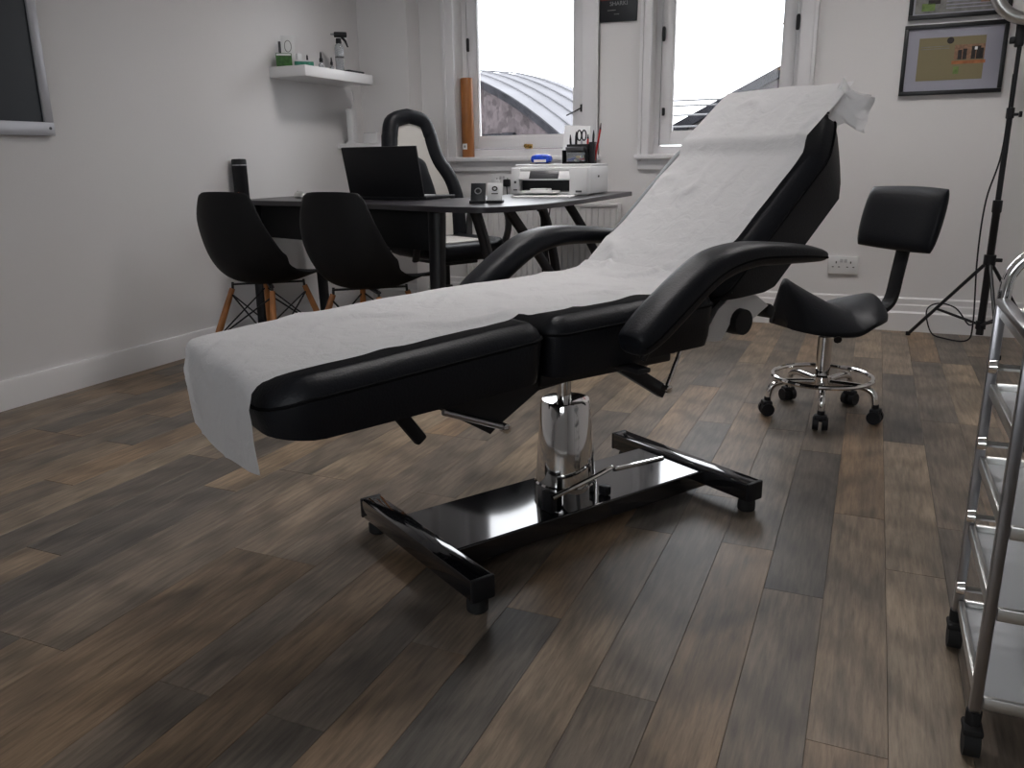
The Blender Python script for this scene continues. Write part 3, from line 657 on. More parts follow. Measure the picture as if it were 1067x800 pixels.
# ---------------------------------------------------------------- desk
desk = thing('corner_desk', 'black curved corner desk with splayed legs by the left window', 'desk')
ZD = 0.76
outline = spline([(-3.12, 3.475), (-2.99, 3.462), (-2.58, 3.405), (-2.15, 3.27), (-1.772, 3.125), (-1.55, 3.065), (-1.42, 3.095), (-1.33, 3.30), (-1.295, 3.70), (-1.29, 4.20), (-1.29, 4.72)], 4)
inner = [(-1.86, 4.72), (-1.90, 4.15), (-1.95, 3.85), (-2.02, 3.76), (-2.12, 3.77), (-2.6, 3.95), (-3.12, 4.10)]
poly = outline+inner
t = MB(); q = [(x, y) for x, y in poly]
t.loops([[Vector((x, y, ZD-0.024)) for x, y in q], [Vector((x, y, ZD-0.003)) for x, y in q], [Vector((x, y, ZD)) for x, y in offset_poly(q, 0.003)]])
t.build('desk_top', 'desk_top', desk, ang=30)
t = MB(); t.bar((-3.10, 3.66, 0.645), (-1.80, 3.255, 0.645), 0.018, 0.18, 0.002); t.build('modesty_panel', 'black_plastic', desk)
def dleg(pts, r0, r1, name='leg'):
    n = len(pts); sp_ = spline(pts, 5); N = len(sp_)
    t = MB(); t.sweep(sp_, [(r0+(r1-r0)*i/(N-1),)*2 for i in range(N)], 10, exp=3.5); t.build(name, 'black_metal', desk)
dleg([(-1.765, 3.235, 0.736), (-1.765, 3.22, 0.40), (-1.765, 3.21, 0.0)], 0.036, 0.026)
dleg([(-3.06, 3.57, 0.736), (-3.06, 3.56, 0.40), (-3.06, 3.55, 0.0)], 0.028, 0.024)
dleg([(-2.98, 4.00, 0.736), (-2.98, 4.02, 0.0)], 0.030, 0.024)
dleg([(-1.58, 3.24, 0.736), (-1.545, 3.28, 0.55), (-1.52, 3.31, 0.30), (-1.50, 3.33, 0.0)], 0.022, 0.018)
dleg([(-1.45, 3.30, 0.736), (-1.335, 3.48, 0.46), (-1.16, 3.74, 0.0)], 0.020, 0.018)
dleg([(-1.42, 3.62, 0.736), (-1.40, 3.70, 0.55), (-1.36, 3.84, 0.0)], 0.020, 0.018)
dleg([(-1.40, 3.92, 0.736), (-1.30, 4.04, 0.50), (-1.14, 4.24, 0.0)], 0.020, 0.018)
dleg([(-1.80, 4.62, 0.736), (-1.80, 4.66, 0.0)], 0.020, 0.018)
MB().bar((-1.42, 3.60, 0.722), (-1.80, 4.55, 0.722), 0.03, 0.02, 0.002).build('cross_beam', 'black_metal', desk)

# ---------------------------------------------------------------- shell chairs
def make_shell_chair(label):
    ch = thing('shell_chair', label, 'chair', group='black shell chairs at the desk')
    prof = spline([(-0.258, 0.828, 0.138, 0.026), (-0.262, 0.80, 0.165, 0.030), (-0.262, 0.70, 0.205, 0.045), (-0.250, 0.58, 0.236, 0.085), (-0.215, 0.480, 0.245, 0.115), (-0.130, 0.412, 0.240, 0.095), (0.01, 0.395, 0.233, 0.060), (0.14, 0.415, 0.225, 0.035), (0.205, 0.430, 0.210, 0.020), (0.228, 0.420, 0.195, 0.012)], 4)
    N = len(prof)
    def f(i, j):
        k = min(N-1, int(round(i*(N-1)))); y, z, hw, c = prof[k]
        y0, z0 = prof[max(0, k-1)][:2]; y1, z1 = prof[min(N-1, k+1)][:2]
        d = Vector((y1-y0, z1-z0)).normalized(); n_ = Vector((-d.y, d.x))   # towards the sitter
        q = -1+2*j
        a = abs(q)**2.6*c
        xx_ = hw*q*(1-0.04*q*q)
        return Vector((xx_, y+n_.x*a, z+n_.y*a))
    t = MB(); t.grid(f, N-1, 20); t.build('shell', 'shell_plastic', ch, ang=80, solid=0.006)
    tops = [(-0.125, -0.115), (0.125, -0.115), (0.125, 0.105), (-0.125, 0.105)]; feet = [(-0.215, -0.235), (0.215, -0.235), (0.215, 0.205), (-0.215, 0.205)]
    for (a, b_), (c, d) in zip(tops, feet):
        t = MB(); t.sweep([(a, b_, 0.375), (a+(c-a)*.5, b_+(d-b_)*.5, 0.19), (c, d, 0.0)], [0.013, 0.0165, 0.010], 12); lg = t.build('leg', 'dowel_wood', ch)
        MB().sweep([(a*0.98, b_*0.98, 0.405), (a, b_, 0.36)], 0.006, 8).build('bolt', 'black_metal', lg)
    def on(i, k): (a, b_), (c, d) = tops[i], feet[i]; z = 0.375*(1-k); return Vector((a+(c-a)*k, b_+(d-b_)*k, z))
    for i in range(4):
        j = (i+1) % 4
        MB().sweep([on(i, 0.06), on(j, 0.62)], 0.004, 6).build('brace_wire', 'black_metal', ch)
        MB().sweep([on(j, 0.06), on(i, 0.62)], 0.004, 6).build('brace_wire', 'black_metal', ch)
    t = MB(); t.bar((-0.125, -0.115, 0.395), (0.125, 0.105, 0.395), 0.02, 0.008); t.bar((-0.125, 0.105, 0.395), (0.125, -0.115, 0.395), 0.02, 0.008); t.build('seat_spider', 'black_metal', ch)
    return ch
ch1 = make_shell_chair('black plastic shell chair with wooden legs, the one nearer the left wall')
ch2 = copy_tree(ch1); ch2['label'] = 'black plastic shell chair in front of the open laptop'
ch1.location = (-2.625, 3.115, 0); ch1.rotation_euler = (0, 0, math.radians(-4))
ch2.location = (-2.055, 3.12, 0); ch2.rotation_euler = (0, 0, math.radians(-3))

# ---------------------------------------------------------------- gaming chair
GC = Vector((-2.20, 4.13, 0)); gf = math.atan2(-0.48, 0.88)
gc = thing('gaming_chair', 'black and white racing-style desk chair behind the desk', 'chair', GC, gf)   # local +x = front
for k in range(5):
    a = 2*PI*k/5+0.3; d = Vector((math.cos(a), math.sin(a), 0))
    t = MB(); t.sweep([d*0.03+Vector((0, 0, 0.10)), d*0.15+Vector((0, 0, 0.095)), d*0.29+Vector((0, 0, 0.070))], [(0.022, 0.028), (0.018, 0.024), (0.014, 0.020)], 10, exp=3); t.build('base_arm', 'black_plastic', gc)
    s_ = Vector((-d.y, d.x, 0)); t = MB()
    for q in (-1, 1): t.sweep([d*0.29+s_*(0.006*q)+Vector((0, 0, 0.027)), d*0.29+s_*(0.027*q)+Vector((0, 0, 0.027))], 0.026, 12)
    t.lathe([(0.010, 0.03), (0.010, 0.07)], 8, d*0.29); t.build('castor', 'black_plastic', gc)
MB().lathe([(0.030, 0.07), (0.030, 0.26), (0.016, 0.262), (0.016, 0.40)], 16).build('gas_lift', 'black_metal', gc)
t = MB(); t.box((0, 0, 0.405), (0.30, 0.22, 0.03), bev=0.006); t.build('tilt_plate', 'black_metal', gc)
so_ = round_rect(-0.24, 0.27, -0.255, 0.255, (0.06, 0.10, 0.10, 0.06))
t = MB(); t.loops([[Vector((a, v, h+0.03*max(0, abs(v)-0.17)/0.085)) for a, v in offset_poly(so_, i)] for i, h in ((0.05, 0.418), (0.012, 0.424), (0.0, 0.445), (0.0, 0.475), (0.012, 0.500), (0.035, 0.512), (0.075, 0.512))]); t.build('seat', 'vinyl', gc, ang=60)
t = MB(); t.loops([[Vector((a, v, h)) for a, v in round_rect(-0.17+i, 0.17-i, -0.15+i, 0.15-i, 0.05)] for i, h in ((0, 0.49), (0, 0.517), (0.012, 0.522))]); t.build('seat_insert', 'white_leather', gc)
# backrest: black bolster frame, white panel, black centre pad
half = spline([(0.235, 0.46), (0.245, 0.58), (0.250, 0.72), (0.225, 0.84), (0.165, 0.95), (0.140, 1.04), (0.125, 1.13), (0.095, 1.19), (0.0, 1.215)], 4)
pathb = [(y, z) for y, z in half]+[(-y, z) for y, z in half[-2::-1]]
def gb(y, z, h=0.0): return Vector((-0.245-0.17*(z-0.46)+0.5*y*y*(1 if z < 0.9 else 0.6)+h, y, z))
t = MB(); t.sweep([gb(y*1.0, z-0.02*(z > 1.1)) for y, z in pathb], [(0.046, 0.044)]*len(pathb), 14, exp=2.4); t.build('back_bolster', 'vinyl', gc, ang=60)
t = MB(); V = []
pl_ = [(y*0.98, z-0.02) for y, z in half]
t.grid(lambda i, j: gb(pl_[int(round(i*(len(pl_)-1)))][0]*(2*j-1), pl_[int(round(i*(len(pl_)-1)))][1], -0.004), len(pl_)-1, 12); t.build('back_panel', 'white_leather', gc, ang=80, solid=0.02)
cp = spline([(0.13, 0.50), (0.125, 0.65), (0.11, 0.78), (0.085, 0.88), (0.065, 0.945), (0.0, 0.98)], 4)
cpo = cp+[(-y, z) for y, z in cp[-2::-1]]
lps = []
for ins, h in ((0.0, -0.01), (0.0, 0.028), (0.012, 0.042), (0.035, 0.048)):
    lps.append([gb(y, z, h) for y, z in offset_poly(cpo, ins)])
for kk in (0.7, 0.4, 0.15): lps.append([gb(y*kk, 0.74+(z-0.74)*(1-(1-kk)*0.8), 0.049) for y, z in offset_poly(cpo, 0.035)])
MB().loops(lps).build('back_pad', 'vinyl', gc, ang=50)
for s_ in (-1, 1):
    t = MB(); t.sweep(spline([(-0.17, 0.285*s_, 0.43), (-0.20, 0.30*s_, 0.56), (-0.18, 0.305*s_, 0.66), (-0.10, 0.305*s_, 0.70), (0.08, 0.305*s_, 0.695), (0.17, 0.305*s_, 0.66), (0.185, 0.30*s_, 0.56), (0.13, 0.285*s_, 0.43)], 4), [(0.013, 0.020)]*29, 10, exp=3); ar = t.build('arm_loop', 'dark_grey_plastic', gc)
    t = MB(); t.sweep([(-0.13, 0.305*s_, 0.708), (-0.02, 0.305*s_, 0.714), (0.11, 0.305*s_, 0.704)], [(0.012, 0.030), (0.016, 0.036), (0.012, 0.028)], 12, exp=3); t.build('arm_pad', 'black_plastic', ar)

# ---------------------------------------------------------------- things on the desk
lap = thing('laptop', 'open black laptop seen from behind on the desk', 'laptop', (-2.265, 3.64, ZD), math.radians(-6))
t = MB(); t.box((0.01, 0.12, 0.009), (0.47, 0.26, 0.016), bev=0.004); t.build('base', 'black_plastic', lap)
t = MB(); t.box((0, -0.033, 0.136), (0.465, 0.012, 0.248), Matrix.Rotation(math.radians(12), 3, 'X'), bev=0.004); t.build('lid', 'black_plastic', lap)
t = MB(); t.box((0, -0.0235, 0.138), (0.40, 0.001, 0.20), Matrix.Rotation(math.radians(12), 3, 'X')); t.build('screen', 'dark_grey_plastic', lap)
t = MB(); t.box((0, 0.11, 0.0182), (0.35, 0.12, 0.003), bev=0.001); t.build('keyboard', 'grey_plastic', lap)
spk = thing('speaker', 'tall black cylindrical speaker at the wall end of the desk', 'speaker', (-3.098, 3.525, ZD))
MB().lathe([(0.036, 0), (0.038, 0.004), (0.038, 0.172), (0.0385, 0.174), (0.0385, 0.178), (0.038, 0.180), (0.038, 0.204), (0.034, 0.210), (0.0, 0.211)], 28).build('body', 'black_plastic', spk)
MB().lathe([(0.0385, 0.176), (0.0392, 0.177), (0.0392, 0.181), (0.0385, 0.182)], 28).build('trim_ring', 'brushed_steel', spk)
t = MB(); t.lathe([(0, -0.039), (0.004, -0.039), (0.004, -0.034)], 8, (0.012, 0, 0.036), 'y'); t.build('indicator', 'led_orange', spk)
ms = thing('mouse', 'small grey computer mouse on the desk beside the speaker', 'mouse', (-2.90, 3.76, ZD), math.radians(150))
t = MB(); t.loops([[Vector((0.055*sx*math.cos(2*PI*k/20), 0.030*sx*math.sin(2*PI*k/20), z)) for k in range(20)] for sx, z in ((0.95, 0.0), (1.0, 0.008), (0.95, 0.020), (0.75, 0.030), (0.4, 0.035), (0.1, 0.036))]); t.build('body', 'silver', ms, ang=60)
MB().lathe([(0.006, -0.004), (0.007, 0), (0.006, 0.004)], 10, (0.03, 0, 0.030), 'y').build('wheel', 'black_plastic', ms)
MB().sweep(spline([(-0.05, 0, 0.006), (-0.12, 0.03, 0.004), (-0.20, 0.0, 0.004), (-0.26, 0.06, 0.004)], 5), 0.002, 6).build('cord', 'black_plastic', ms)
# card holders
for (x, y, m1, m2, lab) in ((-1.628, 3.375, 'poster_black', 'poster_text', 'small black display card with a pale emblem on the desk'), (-1.555, 3.395, 'paper_white', 'print_dark', 'small white display card with a dark emblem on the desk')):
    cd = thing('display_card', lab, 'card holder', (x, y, ZD), math.radians(12))
    MB().box((0, 0, 0.006), (0.072, 0.055, 0.012), bev=0.003).build('base', 'black_plastic', cd)
    RX = Matrix.Rotation(math.radians(-14), 3, 'X')
    MB().box((0, 0.002, 0.048), (0.068, 0.004, 0.078), RX, bev=0.001).build('card', m1, cd)
    t = MB(); 
    if m1 == 'poster_black':
        t.sweep([RX @ Vector((0.014*math.cos(2*PI*k/16)*(1.0), -0.003, 0.012*math.sin(2*PI*k/16)))+Vector((0, 0, 0.052)) for k in range(16)], 0.0026, 6, closed=True)
    else:
        t.sweep([RX @ Vector((0.010*math.cos(2*PI*k/16), -0.003, 0.008*math.sin(2*PI*k/16)))+Vector((0, 0, 0.062)) for k in range(16)], 0.003, 6, closed=True)
        t.box(RX @ Vector((0, -0.003, -0.012))+Vector((0, 0, 0.052)), (0.03, 0.001, 0.004), RX)
    t.build('emblem', m2, cd)
# printer
pr = thing('printer', 'white inkjet printer with a loaded paper tray on the desk', 'printer', (-1.585, 4.33, ZD), math.radians(0))
PWD, PD, PH = 0.43, 0.36, 0.150
t = MB(); t.box((0, 0.02, PH/2+0.003), (PWD, PD-0.04, PH-0.006), bev=0.010); t.box((-0.19, -0.16, PH/2), (0.05, 0.06, PH-0.012), bev=0.006); t.box((0.165, -0.16, PH/2), (0.10, 0.06, PH-0.012), bev=0.006); t.box((0, -0.155, 0.010), (PWD-0.02, 0.05, 0.016), bev=0.003); t.box((-0.02, -0.155, PH-0.018), (PWD-0.06, 0.05, 0.024), bev=0.005); t.build('body', 'white_plastic', pr)
MB().box((0, 0.02, PH+0.004), (PWD-0.004, PD-0.05, 0.014), bev=0.005).build('scanner_lid', 'white_plastic', pr)
RX = Matrix.Rotation(math.radians(-28), 3, 'X')
cpn = MB().box((-0.025, -0.180, 0.108), (0.29, 0.016, 0.060), RX, bev=0.004).build('control_panel', 'white_plastic', pr)
MB().box((-0.025, -0.1885, 0.1075), (0.165, 0.004, 0.046), RX, bev=0.001).build('display', 'dark_grey_plastic', cpn)
MB().box((-0.025, -0.135, 0.052), (0.30, 0.03, 0.058)).build('slot', 'black_plastic', pr)
tr2 = MB().box((-0.04, -0.225, 0.022), (0.20, 0.11, 0.012), bev=0.003).build('output_tray', 'white_plastic', pr)
MB().box((-0.035, -0.21, 0.032), (0.10, 0.06, 0.012), bev=0.003).build('tray_flap', 'white_plastic', tr2)
t = MB(); t.box((0.168, -0.191, 0.022), (0.034, 0.002, 0.010), bev=0.001); t.box((-0.19, -0.191, 0.07), (0.012, 0.002, 0.012)); t.box((-0.19, -0.191, 0.03), (0.022, 0.002, 0.006)); t.build('badge', 'dark_grey_plastic', pr)
MB().box((0.2155, 0.0, 0.095), (0.002, 0.022, 0.010)).build('side_button', 'black_plastic', pr)
tag(MB().box((-1.56, 4.02, ZD+0.0025), (0.297, 0.21, 0.005), Matrix.Rotation(math.radians(8), 3, 'Z')).build('paper_stack', 'paper_white'), 'sheets of white paper lying in front of the printer', 'paper')
# on the printer
ZPp = ZD+PH+0.0115
bw = thing('wipes_packet', 'blue and white plastic packet on top of the printer', 'packet', (-1.66, 4.235, ZPp))
t = MB(); t.sweep([(-0.055, 0, 0.026), (-0.050, 0, 0.026), (-0.03, 0, 0.027), (0.03, 0, 0.027), (0.05, 0, 0.026), (0.055, 0, 0.026)], [(0.010, 0.018), (0.018, 0.022), (0.024, 0.026), (0.024, 0.026), (0.018, 0.022), (0.010, 0.018)], 14, exp=3); t.build('wrapper', 'blue_wrap', bw)
MB().box((0, -0.0265, 0.016), (0.07, 0.003, 0.014), bev=0.001).build('label_band', 'paper_white', bw)
MB().box((0, 0.0, 0.0025), (0.12, 0.05, 0.004), bev=0.001).build('base_card', 'black_plastic', bw)
tag(MB().box((-1.535, 4.44, ZPp+0.10), (0.15, 0.016, 0.20), Matrix.Rotation(math.radians(4), 3, 'Y') @ Matrix.Rotation(math.radians(-6), 3, 'X'), bev=0.001).build('white_folder', 'paper_white'), 'white folder standing upright on the printer behind the pen organiser', 'folder')
og = thing('pen_organiser', 'black mesh desk organiser with stationery on the printer', 'organiser', (-1.465, 4.30, ZPp))
t = MB(); t.box((-0.015, 0.02, 0.05), (0.12, 0.05, 0.10), bev=0.003); t.box((0.065, 0.02, 0.055), (0.03, 0.05, 0.11), bev=0.003); t.box((-0.015, -0.03, 0.003), (0.12, 0.06, 0.006), bev=0.002); t.box((-0.077, -0.02, 0.035), (0.008, 0.08, 0.07), bev=0.002); t.build('frame', 'black_plastic', og)
MB().box((-0.012, -0.035, 0.034), (0.095, 0.045, 0.050), bev=0.004).build('drawer', 'clear_plastic', og)
MB().box((-0.012, -0.035, 0.075), (0.10, 0.05, 0.022), bev=0.004).build('tray', 'dark_grey_plastic', og)
for (x, z, mt) in ((-0.04, 0.022, 'pen_blue'), (-0.02, 0.025, 'pen_blue'), (0.005, 0.034, 'pen_yellow'), (0.02, 0.024, 'pen_red'), (-0.005, 0.020, 'paper_white')):
    MB().box((x, -0.035, z), (0.022, 0.03, 0.012), bev=0.003).build('clip', mt, og)
for (x, y, h, tx, r, mt, lab) in ((-0.055, 0.02, 0.150, -0.05, 0.006, 'black_plastic', 'black pen at the left of the desk organiser'), (-0.032, 0.02, 0.165, 0.02, 0.007, 'black_plastic', 'black marker standing in the desk organiser'),
      (0.030, 0.02, 0.150, 0.05, 0.006, 'pen_red', 'short red pen standing in the desk organiser'), (0.060, 0.02, 0.170, 0.05, 0.006, 'black_plastic', 'black pen in the right slot of the desk organiser'), (0.075, 0.02, 0.205, 0.16, 0.005, 'pen_red', 'long tilted red pencil with a dark tip in the desk organiser')):
    pn = thing('pen', lab, 'pen', (-1.465+x, 4.30+y, ZPp), 0, 'pens in the desk organiser')
    MB().sweep([(0, 0, 0.012), (tx*h*0.9, 0, h*0.84)], r, 8).build('barrel', mt, pn)
    MB().sweep([(tx*h*0.9, 0, h*0.84), (tx*h, 0, h)], [r, r*0.35], 8).build('tip', 'black_plastic', pn)
sc_ = thing('scissors', 'black-handled scissors standing in the desk organiser', 'scissors', (-1.463, 4.318, ZPp))
for q in (-1, 1):
    t = MB(); t.sweep([(0.013*q+0.012*math.cos(2*PI*k/14), 0, 0.145+0.026*math.sin(2*PI*k/14)) for k in range(14)], 0.004, 6, closed=True); t.build('handle', 'black_plastic', sc_)
MB().box((0, 0, 0.065), (0.012, 0.003, 0.11)).build('blade', 'brushed_steel', sc_)

sbx = thing('storage_box', 'dark grey storage box on the floor under the end of the desk', 'box', (-1.02, 4.02, 0), math.radians(20))
t = MB(); t.loops([[Vector((a, v, h)) for a, v in round_rect(-0.17+i, 0.17-i, -0.13+i, 0.13-i, 0.02)] for i, h in ((0.02, 0.0), (0.015, 0.01), (0.0, 0.50), (0.0, 0.52))]); t.build('tub', 'dark_grey_plastic', sbx)
t = MB(); t.loops([[Vector((a, v, h)) for a, v in round_rect(-0.18+i, 0.18-i, -0.14+i, 0.14-i, 0.025)] for i, h in ((0, 0.515), (0, 0.54), (0.008, 0.545))]); t.build('lid', 'dark_grey_plastic', sbx)

# ---------------------------------------------------------------- radiator and sockets
rd = thing('radiator', 'white ribbed panel radiator under the left window', 'radiator', (-1.93, YB-0.07, 0.13))
RW, RH = 1.02, 0.555
t = MB(); N = 26
pts = []
for k in range(N):
    x0 = -RW/2+RW*k/N; wd = RW/N
    pts += [(x0+wd*0.08, 0.0), (x0+wd*0.22, -0.016), (x0+wd*0.78, -0.016), (x0+wd*0.92, 0.0)]
pg = [(-RW/2, 0.0)]+pts+[(RW/2, 0.0), (RW/2, 0.012), (-RW/2, 0.012)]
t.prism(pg, 0.02, RH-0.03); t.build('ribbed_panel', 'trim_paint', rd, ang=20)
t = MB(); t.box((0, 0.018, RH-0.008), (RW+0.01, 0.075, 0.014), bev=0.003); t.build('top_grille', 'trim_paint', rd)
for s_ in (-1, 1): MB().box((s_*(RW/2+0.002), 0.018, RH/2), (0.008, 0.07, RH-0.02), bev=0.002).build('side_panel', 'trim_paint', rd)
MB().lathe([(0.012, -0.12), (0.012, 0.0), (0.020, 0.005), (0.020, 0.05), (0.012, 0.055)], 14, (RW/2+0.04, 0.02, 0.06)).build('valve', 'white_plastic', rd)
def socket(name, label, x0, x1, z0, z1, plug=False):
    s_ = thing(name, label, 'socket', ((x0+x1)/2, YB, (z0+z1)/2)); wd, ht = x1-x0, z1-z0
    MB().box((0, -0.008, 0), (wd, 0.016, ht), bev=0.004).build('plate', 'white_plastic', s_)
    for q in (-1, 1):
        t = MB(); cx = q*wd*0.24
        t.box((cx, -0.0163, ht*0.16), (0.006, 0.001, 0.012)); t.box((cx-0.016, -0.0163, -ht*0.10), (0.010, 0.001, 0.005)); t.box((cx+0.016, -0.0163, -ht*0.10), (0.010, 0.001, 0.005)); t.build('pin_holes', 'dark_grey_plastic', s_)
        MB().box((q*wd*0.07, -0.018, ht*0.26), (0.016, 0.006, 0.020), bev=0.002).build('rocker_switch', 'grey_plastic', s_)
    return s_
socket('wall_socket', 'white double wall socket beside the saddle stool', -0.205, -0.048, 0.302, 0.400)
s2 = socket('wall_socket', 'white double wall socket with plugs behind the desk cards', -2.285, -2.13, 0.765, 0.862)
for q, mt in ((-1, 'white_plastic'), (1, 'black_plastic')):
    pgn = thing('plug', ['white', 'black'][q > 0]+' plug pushed into the socket behind the desk', 'plug', (-2.2075+q*0.038, YB-0.016, 0.805))
    t = MB(); t.box((0, -0.016, 0), (0.046, 0.030, 0.046), bev=0.008); t.build('body', mt, pgn)
    MB().sweep(spline([(0, -0.02, -0.02), (0.01, -0.03, -0.08), (0.015, -0.022, -0.10)], 5), 0.0035, 6).build('flex', 'black_plastic', pgn)
tag(MB().sweep(spline([(-1.52, 4.0, 0.735), (-1.53, 3.98, 0.5), (-1.50, 4.0, 0.25), (-1.55, 4.1, 0.004)], 6), 0.003, 6).build('desk_cable', 'black_plastic'), 'thin black cable hanging down under the desk', 'cable')

# ---------------------------------------------------------------- wall things
bdv = thing('wall_board', 'dark blue-black board in a grey frame on the left wall', 'board', (XL, 1.83, 1.065))
FH, FW2 = 0.78, 1.30
MB().box((0.008, 0, FH/2), (0.012, FW2-0.02, FH-0.02)).build('board_face', 'board_dark', bdv)
for (y, z, dy, dz) in ((0, 0.027, FW2, 0.054), (0, FH-0.027, FW2, 0.054), (FW2/2-0.020, FH/2, 0.040, FH-0.108), (-FW2/2+0.020, FH/2, 0.040, FH-0.108)):
    MB().box((0.012, y, z), (0.022, dy, dz), bev=0.003).build('frame_rail', 'board_frame', bdv)
MB().lathe([(0.0, 0.024), (0.006, 0.0245), (0.006, 0.0225)], 10, (0, FW2/2-0.02, 0.03), 'x').build('frame_screw', 'dark_grey_plastic', bdv)
sh = tag(MB().box((XL+0.122, 4.225, 1.432), (0.244, 0.67, 0.056), bev=0.002).build('wall_shelf', 'trim_paint'), 'white floating shelf holding the spray bottle on the left wall', 'shelf')
tag(MB().box((XL+0.095, 4.625, 1.045), (0.19, 0.26, 0.03), bev=0.002).build('wall_shelf', 'trim_paint'), 'small low white shelf in the corner behind the laptop', 'shelf')
ZSH = 1.460
gb_ = thing('tea_box', 'green box with a white label at the wall end of the shelf', 'box', (-3.078, 3.945, ZSH), math.radians(35))
MB().box((0, 0, 0.036), (0.085, 0.040, 0.072), bev=0.002).build('carton', 'green_box', gb_)
MB().box((0.0, -0.0206, 0.064), (0.078, 0.001, 0.010)).build('label_panel', 'paper_white', gb_)
bk = thing('picture_card', 'white card with a round motif propped behind the green box', 'card', (-3.090, 3.995, ZSH), math.radians(35))
MB().box((0.005, 0, 0.085), (0.072, 0.006, 0.17), bev=0.001).build('sheet', 'paper_white', bk)
t = MB(); t.sweep([(0.005+0.018*math.cos(2*PI*k/16), -0.004, 0.115+0.030*math.sin(2*PI*k/16)) for k in range(16)], 0.002, 5, closed=True); t.build('motif', 'print_grey', bk)
MB().box((-0.040, 0, 0.07), (0.014, 0.010, 0.14), bev=0.002).build('edge_strip', 'dark_grey_plastic', bk)
tb = thing('teal_box', 'low teal and white box lying beside the green box', 'box', (-3.03, 4.055, ZSH), math.radians(45))
MB().box((0, 0, 0.018), (0.105, 0.05, 0.036), bev=0.002).build('carton', 'teal_box', tb)
MB().box((-0.005, 0, 0.040), (0.085, 0.042, 0.008), bev=0.001).build('lid', 'paper_white', tb)
wbx = tag(MB().box((-3.095, 4.085, ZSH+0.043), (0.04, 0.04, 0.086), bev=0.002).build('white_carton', 'paper_white'), 'small white carton standing behind the teal box', 'carton')
def bottle(x, y, sc, lab, body, z=ZSH):
    b_ = thing('dropper_bottle', lab, 'bottle', (x, y, z), 0, 'small bottles on the wall shelf')
    MB().lathe([(0.013*sc, 0), (0.015*sc, 0.003*sc), (0.015*sc, 0.030*sc), (0.007*sc, 0.040*sc), (0.007*sc, 0.046*sc)], 14).build('bottle_body', body, b_)
    MB().lathe([(0.010*sc, 0.042*sc), (0.010*sc, 0.058*sc), (0.006*sc, 0.068*sc), (0.005*sc, 0.088*sc), (0.002*sc, 0.096*sc)], 12).build('dropper_cap', 'black_plastic', b_)
bottle(-3.055, 4.125, 0.85, 'small clear bottle with a black cap behind the teal box', 'clear_plastic', ZSH)
bottle(-3.0, 4.18, 1.05, 'black-capped dropper bottle between the teal box and spray bottle', 'clear_plastic')
bottle(-2.975, 4.245, 0.80, 'smallest black-capped bottle next to the spray bottle', 'clear_plastic')
MB_s = thing('spray_bottle', 'clear spray bottle with a black trigger head on the shelf', 'spray bottle', (-2.985, 4.345, ZSH+0.0125), math.radians(37))
MB().lathe([(0.023, 0), (0.026, 0.004), (0.026, 0.125), (0.021, 0.142), (0.012, 0.152), (0.012, 0.160)], 24).build('bottle_body', 'clear_plastic', MB_s)
MB().lathe([(0.0263, 0.07), (0.0266, 0.071), (0.0266, 0.076), (0.0263, 0.077)], 24).build('scale_band', 'dark_grey_plastic', MB_s)
t = MB(); t.lathe([(0.016, 0.150), (0.017, 0.152), (0.015, 0.178)], 14); t.box((0.012, 0, 0.198), (0.075, 0.024, 0.030), bev=0.006); t.sweep([(0.02, 0, 0.185), (0.038, 0, 0.165), (0.052, 0, 0.130)], [(0.008, 0.008), (0.007, 0.007), (0.004, 0.006)], 8); t.build('trigger_head', 'black_plastic', MB_s)
MB().sweep([(-0.025, 0, 0.200), (-0.045, 0, 0.200)], [0.006, 0.004], 8).build('nozzle', 'clear_plastic', MB_s)
tag(MB().box((-2.965, 4.40, ZSH+0.006), (0.12, 0.16, 0.012), bev=0.004).build('black_tray', 'black_plastic'), 'flat black tray under the spray bottle', 'tray')
rtm = thing('router', 'upright white internet router in the corner behind the laptop', 'router', (-3.075, 4.565, 1.06), math.radians(15))
MB().box((0, 0, 0.105), (0.038, 0.10, 0.21), Matrix.Rotation(math.radians(3), 3, 'X'), bev=0.008).build('case', 'white_plastic', rtm)
MB().box((0, 0, 0.006), (0.06, 0.09, 0.012), bev=0.004).build('stand', 'white_plastic', rtm)
t = MB()
for k in range(5): t.box((0.0195, -0.01, 0.06+0.022*k), (0.001, 0.006, 0.005))
t.build('status_light', 'grey_plastic', rtm)
MB().sweep(spline([(-0.01, 0.03, 0.205), (0.0, 0.06, 0.26), (-0.02, 0.10, 0.33)], 5), 0.0025, 6).build('aerial_wire', 'white_plastic', rtm)
jb = thing('junction_box', 'small white box beside the router on the low shelf', 'box', (-3.02, 4.705, 1.06))
MB().box((0, 0, 0.035), (0.10, 0.05, 0.07), bev=0.004).build('case', 'white_plastic', jb); MB().box((0, -0.026, 0.068), (0.09, 0.003, 0.004)).build('lid_line', 'grey_plastic', jb)
# cardboard tube in the window
tb2 = thing('wooden_tube', 'orange-brown tube standing upright in the left window corner', 'tube', (-2.478, 5.005, ZS))
MB().lathe([(0.038, 0), (0.040, 0.003), (0.040, 0.485), (0.038, 0.490), (0.030, 0.490), (0.030, 0.46), (0.0, 0.46)], 28).build('cylinder', 'tube_wood', tb2)
MB().box((-0.004, -0.0405, 0.068), (0.030, 0.003, 0.036), Matrix.Rotation(0.1, 3, 'Z')).build('sticker', 'paper_white', tb2)
MB().box((-0.004, -0.0425, 0.068), (0.012, 0.002, 0.014), Matrix.Rotation(0.1, 3, 'Z')).build('sticker_mark', 'print_grey', tb2)
